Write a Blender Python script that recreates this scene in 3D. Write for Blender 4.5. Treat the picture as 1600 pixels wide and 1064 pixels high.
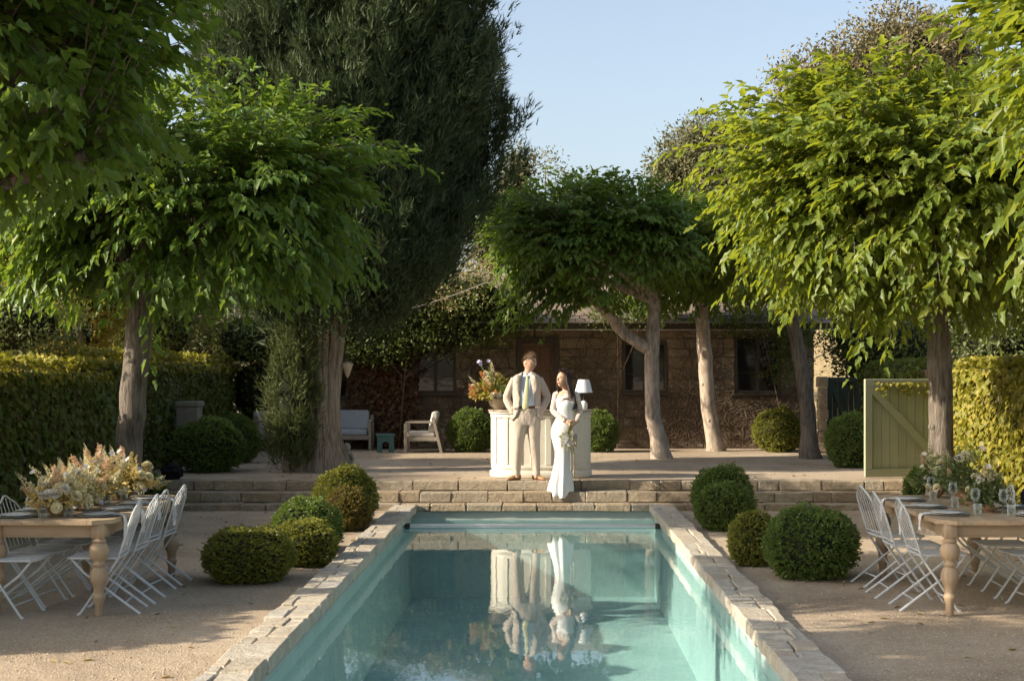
import bpy, bmesh, math, random
import numpy as np
from mathutils import Vector, Matrix, Quaternion

for o in list(bpy.data.objects): bpy.data.objects.remove(o)
S = bpy.context.scene
COL = S.collection
R = math.radians

# ------------------------------------------------------------------ camera, sky, sun, exposure
F, CX, CY, H = 2200.0, 846.0, 587.0, 1.90        # focal length in photo pixels, vanishing point, eye height
cam = bpy.data.cameras.new('camera')
cam.sensor_width = 36.0
cam.lens = 36.0 * F / 1600.0
cam.shift_x = (800 - CX) / 1600.0
cam.shift_y = (CY - 532) / 1600.0
cam.clip_start, cam.clip_end = 0.1, 3000
cam.dof.use_dof = True
cam.dof.focus_distance = 20.3
cam.dof.aperture_fstop = 9.0
camo = bpy.data.objects.new('camera', cam)
COL.objects.link(camo)
camo.location = (0, 0, H)
camo.rotation_euler = (R(90), 0, 0)
S.camera = camo

SUN_EL, SUN_AZ = R(27.0), R(15.0)                 # azimuth: degrees towards the camera from due left
sdir = Vector((-math.cos(SUN_EL) * math.cos(SUN_AZ), -math.cos(SUN_EL) * math.sin(SUN_AZ), math.sin(SUN_EL)))
W = bpy.data.worlds.new('World'); S.world = W; W.use_nodes = True
wn = W.node_tree
sky = wn.nodes.new('ShaderNodeTexSky'); sky.sky_type = 'NISHITA'; sky.sun_disc = False
sky.sun_elevation = SUN_EL
sky.sun_rotation = math.atan2(sdir.x, sdir.y)
sky.air_density = 1.0; sky.dust_density = 3.0; sky.ozone_density = 0.6
hs = wn.nodes.new('ShaderNodeHueSaturation'); hs.inputs['Saturation'].default_value = .80
wn.links.new(sky.outputs[0], hs.inputs['Color']); wn.links.new(hs.outputs[0], wn.nodes['Background'].inputs[0])
wn.nodes['Background'].inputs[1].default_value = 0.142
sun = bpy.data.lights.new('sun', 'SUN'); sun.energy = 5.0; sun.angle = R(0.6); sun.color = (1.0, 0.875, 0.70)
suno = bpy.data.objects.new('sun', sun); COL.objects.link(suno)
suno.rotation_euler = (-sdir).to_track_quat('-Z', 'Y').to_euler()
suno.location = sdir * 60
S.view_settings.view_transform = 'Standard'
S.view_settings.look = 'None'
S.view_settings.gamma = 1.0
S.view_settings.use_curve_mapping = False
S.view_settings.exposure = 0.84

# ------------------------------------------------------------------ helpers
def at(px, py, Y): return Vector(((px - CX) * Y / F, Y, H - (py - CY) * Y / F))
def onz(px, py, Z):
    Y = F * (H - Z) / (py - CY)
    return Vector(((px - CX) * Y / F, Y, Z))

def tag(o, label, cat, group=None, kind=None):
    if label: o['label'] = label
    if cat: o['category'] = cat
    if group: o['group'] = group
    if kind: o['kind'] = kind
    return o
def thing(name, label, cat, loc=(0, 0, 0), rz=0.0, group=None, kind=None):
    o = bpy.data.objects.new(name, None); COL.objects.link(o)
    o.empty_display_size = 0.1
    o.location = loc; o.rotation_euler = (0, 0, rz)
    return tag(o, label, cat, group, kind)
def link(name, mesh, parent=None, mat=None, loc=None, rot=None, scale=None):
    o = bpy.data.objects.new(name, mesh); COL.objects.link(o)
    if mat is not None and not len(mesh.materials): mesh.materials.append(mat)
    if parent: o.parent = parent
    if loc is not None: o.location = loc
    if rot is not None: o.rotation_euler = rot
    if scale is not None: o.scale = scale
    return o
def dup(root, loc, rz, label, group=None):
    r = root.copy(); COL.objects.link(r); r.location = loc; r.rotation_euler = (0, 0, rz); r['label'] = label
    if group: r['group'] = group
    for ch in root.children:
        c = ch.copy(); COL.objects.link(c); c.parent = r
        for g in ch.children:
            d = g.copy(); COL.objects.link(d); d.parent = c
    return r

class MB:
    def __init__(s): s.v = []; s.f = []
    def add(s, vs, fs):
        n = len(s.v); s.v += [tuple(v) for v in vs]; s.f += [tuple(i + n for i in f) for f in fs]; return s
    def box(s, c, d, rot=None, ch=0.0):
        x, y, z = d[0] / 2, d[1] / 2, d[2] / 2
        if ch <= 0:
            vs = [Vector((i * x, j * y, k * z)) for i in (-1, 1) for j in (-1, 1) for k in (-1, 1)]
            fs = [(0, 1, 3, 2), (4, 6, 7, 5), (0, 4, 5, 1), (2, 3, 7, 6), (0, 2, 6, 4), (1, 5, 7, 3)]
        else:
            vs, fs = chbox(x, y, z, ch)
        if rot is not None:
            m = rot if isinstance(rot, Matrix) else Matrix.Rotation(rot, 3, 'Z')
            vs = [m @ Vector(v) for v in vs]
        return s.add([Vector(v) + Vector(c) for v in vs], fs)
    def bar(s, a, b, w, h, up=(0, 0, 1)):
        a, b = Vector(a), Vector(b); d = (b - a); L = d.length; d.normalize()
        x = d.cross(Vector(up)); x.normalize(); z = x.cross(d)
        m = Matrix((x, d, z)).transposed()
        return s.box((a + b) / 2, (w, L, h), m)
    def tube(s, pts, rad, n=8, caps=True, flat=1.0, up=None):
        pts = [Vector(p) for p in pts]
        if not hasattr(rad, '__len__'): rad = [rad] * len(pts)
        t0 = (pts[1] - pts[0]).normalized()
        u = Vector(up) if up else (Vector((0, 0, 1)) if abs(t0.z) < .9 else Vector((1, 0, 0)))
        x = t0.cross(u).normalized()
        vs = []; prev = t0
        for i, p in enumerate(pts):
            if i == 0: t = t0
            elif i == len(pts) - 1: t = (pts[i] - pts[i - 1]).normalized()
            else: t = ((pts[i + 1] - pts[i]).normalized() + (pts[i] - pts[i - 1]).normalized()).normalized()
            q = prev.rotation_difference(t); x = q @ x; x = (x - t * x.dot(t)).normalized(); prev = t
            y = t.cross(x)
            for k in range(n):
                a = 2 * math.pi * k / n
                vs.append(p + x * (math.cos(a) * rad[i]) + y * (math.sin(a) * rad[i] * flat))
        fs = []
        for i in range(len(pts) - 1):
            for k in range(n):
                k2 = (k + 1) % n
                fs.append((i * n + k, i * n + k2, (i + 1) * n + k2, (i + 1) * n + k))
        if caps:
            fs.append(tuple(range(n - 1, -1, -1))); b = (len(pts) - 1) * n; fs.append(tuple(range(b, b + n)))
        return s.add(vs, fs)
    def lathe(s, prof, c=(0, 0, 0), n=16, caps=True):
        vs = []; fs = []
        for r, z in prof:
            for k in range(n):
                a = 2 * math.pi * k / n
                vs.append((c[0] + r * math.cos(a), c[1] + r * math.sin(a), c[2] + z))
        m = len(prof)
        for i in range(m - 1):
            for k in range(n):
                k2 = (k + 1) % n; fs.append((i * n + k, i * n + k2, (i + 1) * n + k2, (i + 1) * n + k))
        if caps:
            fs.append(tuple(range(n - 1, -1, -1))); b = (m - 1) * n; fs.append(tuple(range(b, b + n)))
        return s.add(vs, fs)
    def rings(s, rings, caps=True):
        n = len(rings[0]); vs = [p for r in rings for p in r]; fs = []
        for i in range(len(rings) - 1):
            for k in range(n):
                k2 = (k + 1) % n; fs.append((i * n + k, i * n + k2, (i + 1) * n + k2, (i + 1) * n + k))
        if caps:
            fs.append(tuple(range(n - 1, -1, -1))); b = (len(rings) - 1) * n; fs.append(tuple(range(b, b + n)))
        return s.add(vs, fs)
    def grid(s, rows):
        n = len(rows[0]); vs = [p for r in rows for p in r]; fs = []
        for i in range(len(rows) - 1):
            for k in range(n - 1):
                fs.append((i * n + k, i * n + k + 1, (i + 1) * n + k + 1, (i + 1) * n + k))
        return s.add(vs, fs)
    def ell(s, c, r, n=12, m=8, rot=None, fn=None):
        c = Vector(c); vs = [Vector((0, 0, -1))]; fs = []
        for i in range(1, m):
            ph = -math.pi / 2 + math.pi * i / m
            for k in range(n):
                a = 2 * math.pi * k / n
                vs.append(Vector((math.cos(ph) * math.cos(a), math.cos(ph) * math.sin(a), math.sin(ph))))
        vs.append(Vector((0, 0, 1))); top = len(vs) - 1
        for k in range(n):
            k2 = (k + 1) % n
            fs.append((0, 1 + k2, 1 + k)); b = 1 + (m - 2) * n; fs.append((top, b + k, b + k2))
            for i in range(m - 2):
                fs.append((1 + i * n + k, 1 + i * n + k2, 1 + (i + 1) * n + k2, 1 + (i + 1) * n + k))
        out = []
        for v in vs:
            p = Vector((v.x * r[0], v.y * r[1], v.z * r[2]))
            if fn: p = fn(p, v)
            if rot is not None: p = rot @ p
            out.append(p + c)
        return s.add(out, fs)
    def off(s, o):
        s.v = [(v[0] - o[0], v[1] - o[1], v[2] - o[2]) for v in s.v]; return s
    def mesh(s, name, mat=None, smooth=True):
        me = bpy.data.meshes.new(name); me.from_pydata(s.v, [], s.f); me.update()
        if mat: me.materials.append(mat)
        if smooth and len(me.polygons):
            me.polygons.foreach_set('use_smooth', [True] * len(me.polygons))
        return me
    def build(s, name, mat, parent=None, world=False, smooth=True, angle=40):
        if world and parent is not None: s.off(parent.location)
        me = s.mesh(name, mat, smooth)
        if smooth and angle:
            try: me.set_sharp_from_angle(angle=R(angle))
            except Exception: pass
        return link(name, me, parent)

def chbox(x, y, z, c):
    c = min(c, x * .45, y * .45, z * .45)
    vs = []; idx = {}
    for i in (-1, 1):
        for j in (-1, 1):
            for k in (-1, 1):
                idx[(i, j, k, 0)] = len(vs); vs.append(Vector((i * x, j * (y - c), k * (z - c))))
                idx[(i, j, k, 1)] = len(vs); vs.append(Vector((i * (x - c), j * y, k * (z - c))))
                idx[(i, j, k, 2)] = len(vs); vs.append(Vector((i * (x - c), j * (y - c), k * z)))
    fs = []
    for i in (-1, 1):
        q = [idx[(i, j, k, 0)] for j, k in ((-1, -1), (1, -1), (1, 1), (-1, 1))]; fs.append(tuple(q if i > 0 else q[::-1]))
        q = [idx[(j, i, k, 1)] for j, k in ((-1, -1), (-1, 1), (1, 1), (1, -1))]; fs.append(tuple(q if i > 0 else q[::-1]))
        q = [idx[(j, k, i, 2)] for j, k in ((-1, -1), (1, -1), (1, 1), (-1, 1))]; fs.append(tuple(q if i > 0 else q[::-1]))
    for a in (-1, 1):
        for b in (-1, 1):
            q = (idx[(a, b, -1, 0)], idx[(a, b, 1, 0)], idx[(a, b, 1, 1)], idx[(a, b, -1, 1)]); fs.append(q if a * b < 0 else q[::-1])
            q = (idx[(a, -1, b, 0)], idx[(a, 1, b, 0)], idx[(a, 1, b, 2)], idx[(a, -1, b, 2)]); fs.append(q if a * b > 0 else q[::-1])
            q = (idx[(-1, a, b, 1)], idx[(1, a, b, 1)], idx[(1, a, b, 2)], idx[(-1, a, b, 2)]); fs.append(q if a * b < 0 else q[::-1])
            for c_ in (-1, 1):
                t = (idx[(a, b, c_, 0)], idx[(a, b, c_, 1)], idx[(a, b, c_, 2)]); fs.append(t if a * b * c_ > 0 else t[::-1])
    return vs, fs

_rs = random.Random(7)
def stone_mesh(dx, dy, dz, ch=0.012, jit=0.008):
    vs, fs = chbox(dx / 2, dy / 2, dz / 2, ch)
    # the same jitter for the three vertices of one corner keeps the block sound
    out = []
    for i in range(0, len(vs), 3):
        j = Vector((_rs.uniform(-jit, jit), _rs.uniform(-jit, jit), _rs.uniform(-jit, jit) * .7))
        for k in range(3): out.append(vs[i + k] + j + Vector((_rs.uniform(-.3, .3) * ch, _rs.uniform(-.3, .3) * ch, _rs.uniform(-.3, .3) * ch)))
    me = bpy.data.meshes.new('stone'); me.from_pydata([tuple(v) for v in out], [], fs); me.update()
    return me

# leaf masses: one template placed by arrays of positions and frames
def nrm(a): return a / np.maximum(np.linalg.norm(a, axis=-1, keepdims=True), 1e-9)
def frames(d, n):
    d = nrm(d); x = np.cross(d, n); bad = np.linalg.norm(x, axis=1) < 1e-4
    x[bad] = np.cross(d[bad], np.array([1., .3, .2])); x = nrm(x); z = np.cross(x, d)
    return np.stack([x, d, z], axis=2)
def leafmass(name, tpl, pos, M, scale, mat, parent=None, origin=(0, 0, 0)):
    tv, tf = tpl; tv = np.asarray(tv, float); tf = np.asarray(tf, int)
    N = len(pos)
    V = np.einsum('nij,kj->nki', M, tv) * np.asarray(scale, float).reshape(-1, 1, 1) + (pos - np.asarray(origin))[:, None, :]
    k = len(tv); Fc = (tf[None] + (np.arange(N) * k)[:, None, None]).reshape(-1, 3)
    me = bpy.data.meshes.new(name)
    me.vertices.add(N * k); me.vertices.foreach_set('co', V.reshape(-1).astype(np.float32))
    nf = len(Fc); me.loops.add(nf * 3); me.loops.foreach_set('vertex_index', Fc.reshape(-1).astype(np.int32))
    me.polygons.add(nf)
    me.polygons.foreach_set('loop_start', np.arange(0, nf * 3, 3, dtype=np.int32))
    me.polygons.foreach_set('loop_total', np.full(nf, 3, dtype=np.int32))
    me.update(calc_edges=True)
    me.materials.append(mat)
    return link(name, me, parent)

def sym(half_v, half_f, mid):
    """mirror half a leaf; mid = number of leading vertices on the midrib"""
    v = list(half_v); f = list(half_f); m = {i: i for i in range(mid)}
    for i in range(mid, len(half_v)):
        m[i] = len(v); x, y, z = half_v[i]; v.append((-x, y, z))
    f += [tuple(m[i] for i in t[::-1]) for t in half_f]
    return v, f
MULB = sym([(0, 0, 0), (0, 1.0, -.20), (.25, .10, .10), (.15, .38, .05), (.235, .54, .06)], [(0, 2, 3), (0, 3, 1), (3, 4, 1)], 2)
MULB_S = sym([(0, 0, 0), (0, 1.0, -.20), (.25, .18, .10), (.19, .55, .03)], [(0, 2, 3), (0, 3, 1)], 2)
IVY = sym([(0, 0, 0), (0, 1, -.1), (.34, .02, .05), (.52, .42, .04), (.2, .6, .03)], [(0, 2, 3), (0, 3, 4), (0, 4, 1)], 2)
OVAL = sym([(0, 0, 0), (0, 1, -.08), (.25, .42, .06)], [(0, 2, 1)], 2)
TUFT = ([(0, 0, 0), (.2, .9, .2), (.38, .8, .1), (-.25, .85, -.2), (-.42, .7, -.05), (.05, 1.0, -.25), (.0, 1.05, .25), (.25, .5, -.35), (.38, .35, -.3), (-.3, .5, .3), (-.4, .3, .28)],
        [(0, 1, 2), (0, 3, 4), (0, 5, 6), (0, 7, 8), (0, 9, 10)])
SPRAY = ([(-.09, 0, 0), (.09, 0, 0), (0, 1, .05), (0, .1, 0), (.14, .24, 0), (.42, .62, .1), (0, .15, 0), (-.14, .30, 0), (-.40, .72, -.1), (0, .3, .02), (.06, .42, .02), (.2, .92, .14), (0, .3, 0), (-.06, .44, 0), (-.2, .95, .1)],
         [(0, 1, 2), (3, 4, 5), (6, 8, 7), (9, 10, 11), (12, 14, 13)])

def rdir(rng, n):
    return nrm(rng.normal(size=(n, 3)))

# ------------------------------------------------------------------ materials
def newmat(name):
    m = bpy.data.materials.new(name); m.use_nodes = True
    nt = m.node_tree; b = nt.nodes['Principled BSDF']
    return m, nt, b
def mixc(nt, fac, a, b, bl='MIX'):
    n = nt.nodes.new('ShaderNodeMix'); n.data_type = 'RGBA'; n.blend_type = bl
    for s, v in ((0, fac), (6, a), (7, b)):
        if hasattr(v, 'links') or hasattr(v, 'is_linked'): nt.links.new(v, n.inputs[s])
        else: n.inputs[s].default_value = v if s == 0 else (*v[:3], 1)
    return n.outputs[2]
def noise(nt, scale, detail=4, rough=.55, coord=None, dim=None):
    n = nt.nodes.new('ShaderNodeTexNoise'); n.inputs['Scale'].default_value = scale
    n.inputs['Detail'].default_value = detail; n.inputs['Roughness'].default_value = rough
    if coord is not None: nt.links.new(coord, n.inputs['Vector'])
    return n.outputs[0]
def vor(nt, scale, coord=None, feat='F1', out=0):
    n = nt.nodes.new('ShaderNodeTexVoronoi'); n.inputs['Scale'].default_value = scale; n.feature = feat
    if coord is not None: nt.links.new(coord, n.inputs['Vector'])
    return n.outputs[out]
def ramp(nt, fac, stops):
    n = nt.nodes.new('ShaderNodeValToRGB'); e = n.color_ramp.elements
    while len(e) < len(stops): e.new(.5)
    for el, (p, c) in zip(e, stops):
        el.position = p; el.color = (*c, 1) if hasattr(c, '__len__') else (c, c, c, 1)
    nt.links.new(fac, n.inputs[0]); return n.outputs[0]
def bump(nt, b, h, strength=.5, dist=.01, chain=None):
    n = nt.nodes.new('ShaderNodeBump'); n.inputs['Strength'].default_value = strength; n.inputs['Distance'].default_value = dist
    nt.links.new(h, n.inputs['Height'])
    if chain is not None: nt.links.new(chain, n.inputs['Normal'])
    nt.links.new(n.outputs[0], b.inputs['Normal']); return n.outputs[0]
def geo(nt, out='Position'):
    g = nt.nodes.new('ShaderNodeNewGeometry'); return g.outputs[out]
def oinfo(nt): return nt.nodes.new('ShaderNodeObjectInfo').outputs['Random']
def ocoord(nt):
    return nt.nodes.new('ShaderNodeTexCoord').outputs['Object']
def math2(nt, op, a, b):
    n = nt.nodes.new('ShaderNodeMath'); n.operation = op
    for i, v in enumerate((a, b)):
        if hasattr(v, 'is_linked'): nt.links.new(v, n.inputs[i])
        else: n.inputs[i].default_value = v
    return n.outputs[0]
def vscale(nt, coord, s):
    n = nt.nodes.new('ShaderNodeMapping'); nt.links.new(coord, n.inputs[0]); n.inputs['Scale'].default_value = s; return n.outputs[0]

def leafmat(name, cols, trans, rough=.42, spec=.35, tfac=.35):
    """cols: dark, mid, light base colours drawn per leaf; trans: colour of light through the leaf"""
    m, nt, b = newmat(name)
    isl = geo(nt, 'Random Per Island')
    r = math2(nt, 'FRACT', math2(nt, 'ADD', isl, math2(nt, 'MULTIPLY', oinfo(nt), 7.31)), 0)
    c = ramp(nt, r, [(0, cols[0]), (.55, cols[1]), (1, cols[2])])
    big = noise(nt, 1.3, 2, .5, geo(nt))
    c = mixc(nt, math2(nt, 'MULTIPLY', big, .5), c, cols[2])
    nt.links.new(c, b.inputs['Base Color']); b.inputs['Roughness'].default_value = rough
    b.inputs['Specular IOR Level'].default_value = spec
    t = nt.nodes.new('ShaderNodeBsdfTranslucent'); t.inputs[0].default_value = (*trans, 1)
    mx = nt.nodes.new('ShaderNodeMixShader'); mx.inputs[0].default_value = tfac
    nt.links.new(b.outputs[0], mx.inputs[1]); nt.links.new(t.outputs[0], mx.inputs[2])
    nt.links.new(mx.outputs[0], nt.nodes['Material Output'].inputs[0])
    return m
def plain(name, col, rough=.5, spec=.5, metal=0, var=.06, nscale=30, bmp=0, bscale=200, bdist=.002, coordgeo=False):
    m, nt, b = newmat(name)
    co = geo(nt) if coordgeo else ocoord(nt)
    n = noise(nt, nscale, 4, .6, co)
    c = mixc(nt, n, tuple(max(0, x * (1 - var * 2.2)) for x in col), tuple(min(1, x * (1 + var * 1.6)) for x in col))
    nt.links.new(c, b.inputs['Base Color'])
    b.inputs['Roughness'].default_value = rough; b.inputs['Specular IOR Level'].default_value = spec; b.inputs['Metallic'].default_value = metal
    if bmp: bump(nt, b, noise(nt, bscale, 3, .6, co), bmp, bdist)
    return m

M = {}
def mk_gravel():
    m, nt, b = newmat('gravel'); p = geo(nt)
    big = noise(nt, .55, 5, .6, p); mid = noise(nt, 4, 5, .65, p); fine = noise(nt, 85, 3, .7, p)
    grit = vor(nt, 75, p, 'F1', 1)
    c = ramp(nt, big, [(.32, (.27, .205, .135)), (.48, (.43, .34, .238)), (.66, (.54, .445, .33))])
    c = mixc(nt, math2(nt, 'MULTIPLY', mid, .55), c, (.27, .20, .14))
    sep = nt.nodes.new('ShaderNodeSeparateColor'); nt.links.new(grit, sep.inputs[0])
    c = mixc(nt, ramp(nt, sep.outputs[0], [(.0, .34), (.35, .0), (1, 0)]), c, (.14, .11, .085))
    c = mixc(nt, ramp(nt, sep.outputs[1], [(.70, .0), (1, .55)]), c, (.60, .52, .42))
    nt.links.new(c, b.inputs['Base Color']); b.inputs['Roughness'].default_value = .92; b.inputs['Specular IOR Level'].default_value = .2
    n1 = bump(nt, b, mid, .5, .05)
    n2 = bump(nt, b, vor(nt, 75, p), .7, .006, n1)
    bump(nt, b, fine, .5, .006, n2)
    return m
def mk_stone(name, a, bb, cc, rock=.5):
    m, nt, b = newmat(name); p = geo(nt); r = oinfo(nt)
    c = ramp(nt, r, [(0, a), (.5, bb), (1, cc)])
    n = noise(nt, 9, 5, .65, p); n2 = noise(nt, 45, 4, .7, p)
    c = mixc(nt, ramp(nt, n, [(.35, .55), (.62, 0)]), c, tuple(x * .58 for x in a))
    c = mixc(nt, ramp(nt, n2, [(.45, 0), (.75, .5)]), c, tuple(min(1, x * 1.35) for x in cc))
    nt.links.new(c, b.inputs['Base Color']); b.inputs['Roughness'].default_value = .88; b.inputs['Specular IOR Level'].default_value = .25
    q = bump(nt, b, noise(nt, 21, 6, .72, p), min(1, rock * 1.3), .11)
    bump(nt, b, n2, .6, .012, q)
    return m
def mk_bark(name, a, bb, sc=(16, 16, 3), strength=1.0, dist=.045):
    m, nt, b = newmat(name); p = vscale(nt, geo(nt), sc)
    n = noise(nt, 1.6, 6, .65, p); n2 = noise(nt, 2.2, 3, .5, geo(nt))
    c = ramp(nt, n, [(.36, tuple(x * .7 for x in a)), (.62, bb)])
    c = mixc(nt, ramp(nt, n2, [(.4, 0), (.7, .45)]), c, tuple(min(1, x * 1.35) for x in bb))
    nt.links.new(c, b.inputs['Base Color']); b.inputs['Roughness'].default_value = .9; b.inputs['Specular IOR Level'].default_value = .2
    bump(nt, b, n, strength, dist)
    return m
def mk_wood(name, a, bb, axis='Y', sc=22, rough=.55):
    m, nt, b = newmat(name); co = ocoord(nt)
    s = {'X': (1.2, sc, sc), 'Y': (sc, 1.2, sc), 'Z': (sc, sc, 1.2)}[axis]
    p = vscale(nt, co, s); n = noise(nt, 1.5, 5, .6, p); r = oinfo(nt)
    c = ramp(nt, n, [(.3, a), (.7, bb)])
    c = mixc(nt, math2(nt, 'MULTIPLY', noise(nt, 5, 3, .6, co), .45), c, tuple(x * .6 for x in a))
    c = mixc(nt, math2(nt, 'MULTIPLY', r, .25), c, tuple(min(1, x * 1.25) for x in bb))
    nt.links.new(c, b.inputs['Base Color']); b.inputs['Roughness'].default_value = rough
    bump(nt, b, n, .35, .004)
    return m
M['gravel'] = mk_gravel()
M['step'] = mk_stone('step_stone', (.44, .335, .225), (.60, .475, .325), (.52, .455, .35), .75)
M['coping'] = mk_stone('coping_stone', (.47, .40, .30), (.56, .49, .38), (.50, .47, .41), .35)
M['wallstone'] = mk_stone('wall_stone', (.32, .24, .16), (.42, .32, .215), (.37, .30, .23), .7)
M['mortar'] = plain('mortar', (.22, .168, .118), .95, .1, var=.15, nscale=12, bmp=.5, bscale=40, bdist=.02, coordgeo=True)
M['bark'] = mk_bark('mulberry_bark', (.095, .078, .062), (.20, .17, .14))
M['bark_pale'] = mk_bark('pale_bark', (.22, .175, .135), (.42, .35, .28), (9, 9, 3), .5, .012)
M['bark_cyp'] = mk_bark('cypress_bark', (.15, .115, .085), (.34, .275, .21), (26, 26, 1.6), 1.0, .03)
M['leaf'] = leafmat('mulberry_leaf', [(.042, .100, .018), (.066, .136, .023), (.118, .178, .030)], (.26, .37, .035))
M['leaf_sun'] = leafmat('mulberry_leaf_sunlit', [(.055, .115, .018), (.092, .155, .024), (.185, .215, .035)], (.37, .42, .03), .42, .35, .42)  # same leaf with the sun's yellow-green put into its colours
M['cyp'] = leafmat('cypress_foliage', [(.028, .050, .021), (.044, .070, .030), (.080, .098, .042)], (.08, .11, .03), .6, .2, .18)
M['box'] = leafmat('box_leaf', [(.065, .120, .023), (.105, .172, .034), (.18, .225, .048)], (.18, .26, .03), .45, .4, .25)
M['box_y'] = leafmat('box_leaf_yellowing', [(.10, .135, .020), (.175, .20, .032), (.29, .265, .045)], (.26, .26, .03), .5, .35, .25)
M['box_r'] = leafmat('box_leaf_bronzed', [(.085, .080, .016), (.15, .13, .024), (.22, .15, .04)], (.28, .22, .03), .5, .35, .25)
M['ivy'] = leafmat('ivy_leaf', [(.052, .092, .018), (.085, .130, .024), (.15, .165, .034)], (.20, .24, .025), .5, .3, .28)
M['ivy_y'] = leafmat('ivy_leaf_sunlit_yellow', [(.105, .135, .018), (.20, .20, .026), (.34, .28, .045)], (.36, .34, .03), .5, .3, .28)  # sunlight on wall tops and right wall put into the ivy's yellow
M['shrub'] = leafmat('shrub_leaf', [(.06, .09, .026), (.10, .135, .042), (.18, .20, .08)], (.18, .22, .04), .45, .4, .3)
M['shrub_y'] = leafmat('yellow_shrub_leaf', [(.12, .13, .02), (.22, .21, .03), (.36, .27, .06)], (.34, .30, .03), .5, .3, .32)
M['oak'] = leafmat('oak_leaf', [(.085, .095, .045), (.125, .130, .062), (.18, .17, .085)], (.14, .15, .04), .6, .2, .22)
M['oak_b'] = leafmat('brown_oak_leaf', [(.11, .105, .055), (.165, .15, .075), (.23, .185, .095)], (.18, .15, .05), .6, .2, .22)
M['vine'] = leafmat('vine_leaf', [(.042, .072, .018), (.070, .105, .026), (.12, .14, .036)], (.18, .24, .03), .5, .3, .28)
M['vinedry'] = leafmat('dry_vine_cluster', [(.24, .18, .08), (.36, .28, .13), (.48, .40, .22)], (.32, .22, .08), .6, .2, .3)
M['redleaf'] = leafmat('red_creeper_leaf', [(.075, .020, .013), (.13, .034, .018), (.09, .075, .022)], (.16, .045, .02), .5, .3, .28)
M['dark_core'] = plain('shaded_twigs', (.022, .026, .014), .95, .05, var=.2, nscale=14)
M['tendril'] = plain('vine_stem', (.125, .092, .064), .9, .1, var=.2, nscale=8)
M['white_metal'] = plain('pale_painted_metal', (.54, .56, .56), .42, .5, var=.07, nscale=40)
M['table'] = mk_wood('oak_table', (.30, .21, .125), (.46, .345, .22), 'Y', 26, .6)
M['tablex'] = mk_wood('oak_table_end', (.30, .21, .125), (.46, .345, .22), 'X', 26, .6)
M['tableleg'] = mk_wood('oak_leg', (.31, .215, .13), (.47, .35, .22), 'Z', 22, .6)
M['teak'] = mk_wood('weathered_teak', (.22, .185, .145), (.36, .31, .25), 'X', 30, .7)
M['cushion'] = plain('cushion_cloth', (.52, .49, .44), .9, .2, var=.05, nscale=9, bmp=.3, bscale=60, bdist=.01)
M['cushion_g'] = plain('grey_cushion_cloth', (.34, .37, .41), .9, .2, var=.05, nscale=9, bmp=.3, bscale=60, bdist=.01)
M['teal'] = plain('teal_paint', (.055, .13, .125), .45, .4, var=.12, nscale=18)
M['cream'] = plain('cream_paint', (.66, .63, .53), .42, .4, var=.03, nscale=6)
M['slab'] = plain('counter_slab', (.36, .29, .21), .4, .4, var=.1, nscale=12)
M['gate'] = mk_wood('green_painted_wood', (.27, .285, .19), (.35, .365, .25), 'Z', 30, .6)
M['gatex'] = mk_wood('green_painted_rail', (.28, .295, .195), (.36, .375, .255), 'X', 30, .6)
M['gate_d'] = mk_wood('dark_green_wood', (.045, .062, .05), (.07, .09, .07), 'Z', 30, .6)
M['darkwood'] = mk_wood('dark_brown_wood', (.028, .020, .014), (.055, .038, .025), 'Z', 25, .5)
M['doorwood'] = mk_wood('brown_door_wood', (.10, .045, .020), (.17, .080, .036), 'Z', 18, .45)
M['shingle'] = plain('roof_shingle', (.20, .155, .12), .9, .2, var=.2, nscale=5)
M['bowl'] = plain('wooden_bowl', (.33, .20, .09), .5, .4, var=.16, nscale=14)
M['bowl_c'] = plain('terracotta_bowl', (.30, .18, .105), .7, .3, var=.12, nscale=12)
M['bowl_s'] = plain('stone_bowl', (.42, .33, .23), .7, .3, var=.12, nscale=12)
M['china'] = plain('white_china', (.74, .73, .70), .22, .5, var=.03, nscale=15)
M['charger'] = plain('grey_charger', (.43, .44, .43), .4, .5, var=.06, nscale=15)
M['linen'] = plain('linen_napkin', (.72, .69, .66), .9, .2, var=.05, nscale=20, bmp=.4, bscale=50, bdist=.006)
M['steel'] = plain('cutlery_steel', (.60, .56, .48), .25, .5, metal=1.0, var=.05)
M['black'] = plain('black_cloth', (.010, .010, .012), .85, .2, var=.3, nscale=10, bmp=.5, bscale=16, bdist=.02)
M['lampshade'] = plain('lampshade_cloth', (.70, .71, .70), .8, .2, var=.02)
M['iron'] = plain('dark_iron', (.035, .030, .026), .5, .5, var=.1)
M['statue'] = plain('garden_statue_stone', (.32, .28, .22), .9, .2, var=.16, nscale=16, bmp=.4, bscale=60, bdist=.004)
M['greystone'] = plain('grey_cast_stone', (.25, .235, .205), .9, .2, var=.14, nscale=10, bmp=.4, bscale=40, bdist=.006)
M['stem'] = plain('flower_stem', (.12, .16, .05), .7, .2, var=.15)
for nm, c in {'fl_peach': (.74, .53, .34), 'fl_cream': (.78, .70, .45), 'fl_white': (.80, .77, .70), 'fl_lilac': (.56, .50, .68),
              'fl_gold': (.62, .50, .20), 'fl_green': (.30, .36, .12), 'fl_pink': (.76, .66, .56), 'fl_orange': (.70, .36, .13)}.items():
    M[nm] = leafmat(nm, [tuple(x * .78 for x in c), c, tuple(min(.85, x * 1.15) for x in c)], tuple(x * .8 for x in c), .7, .2, .35)
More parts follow.
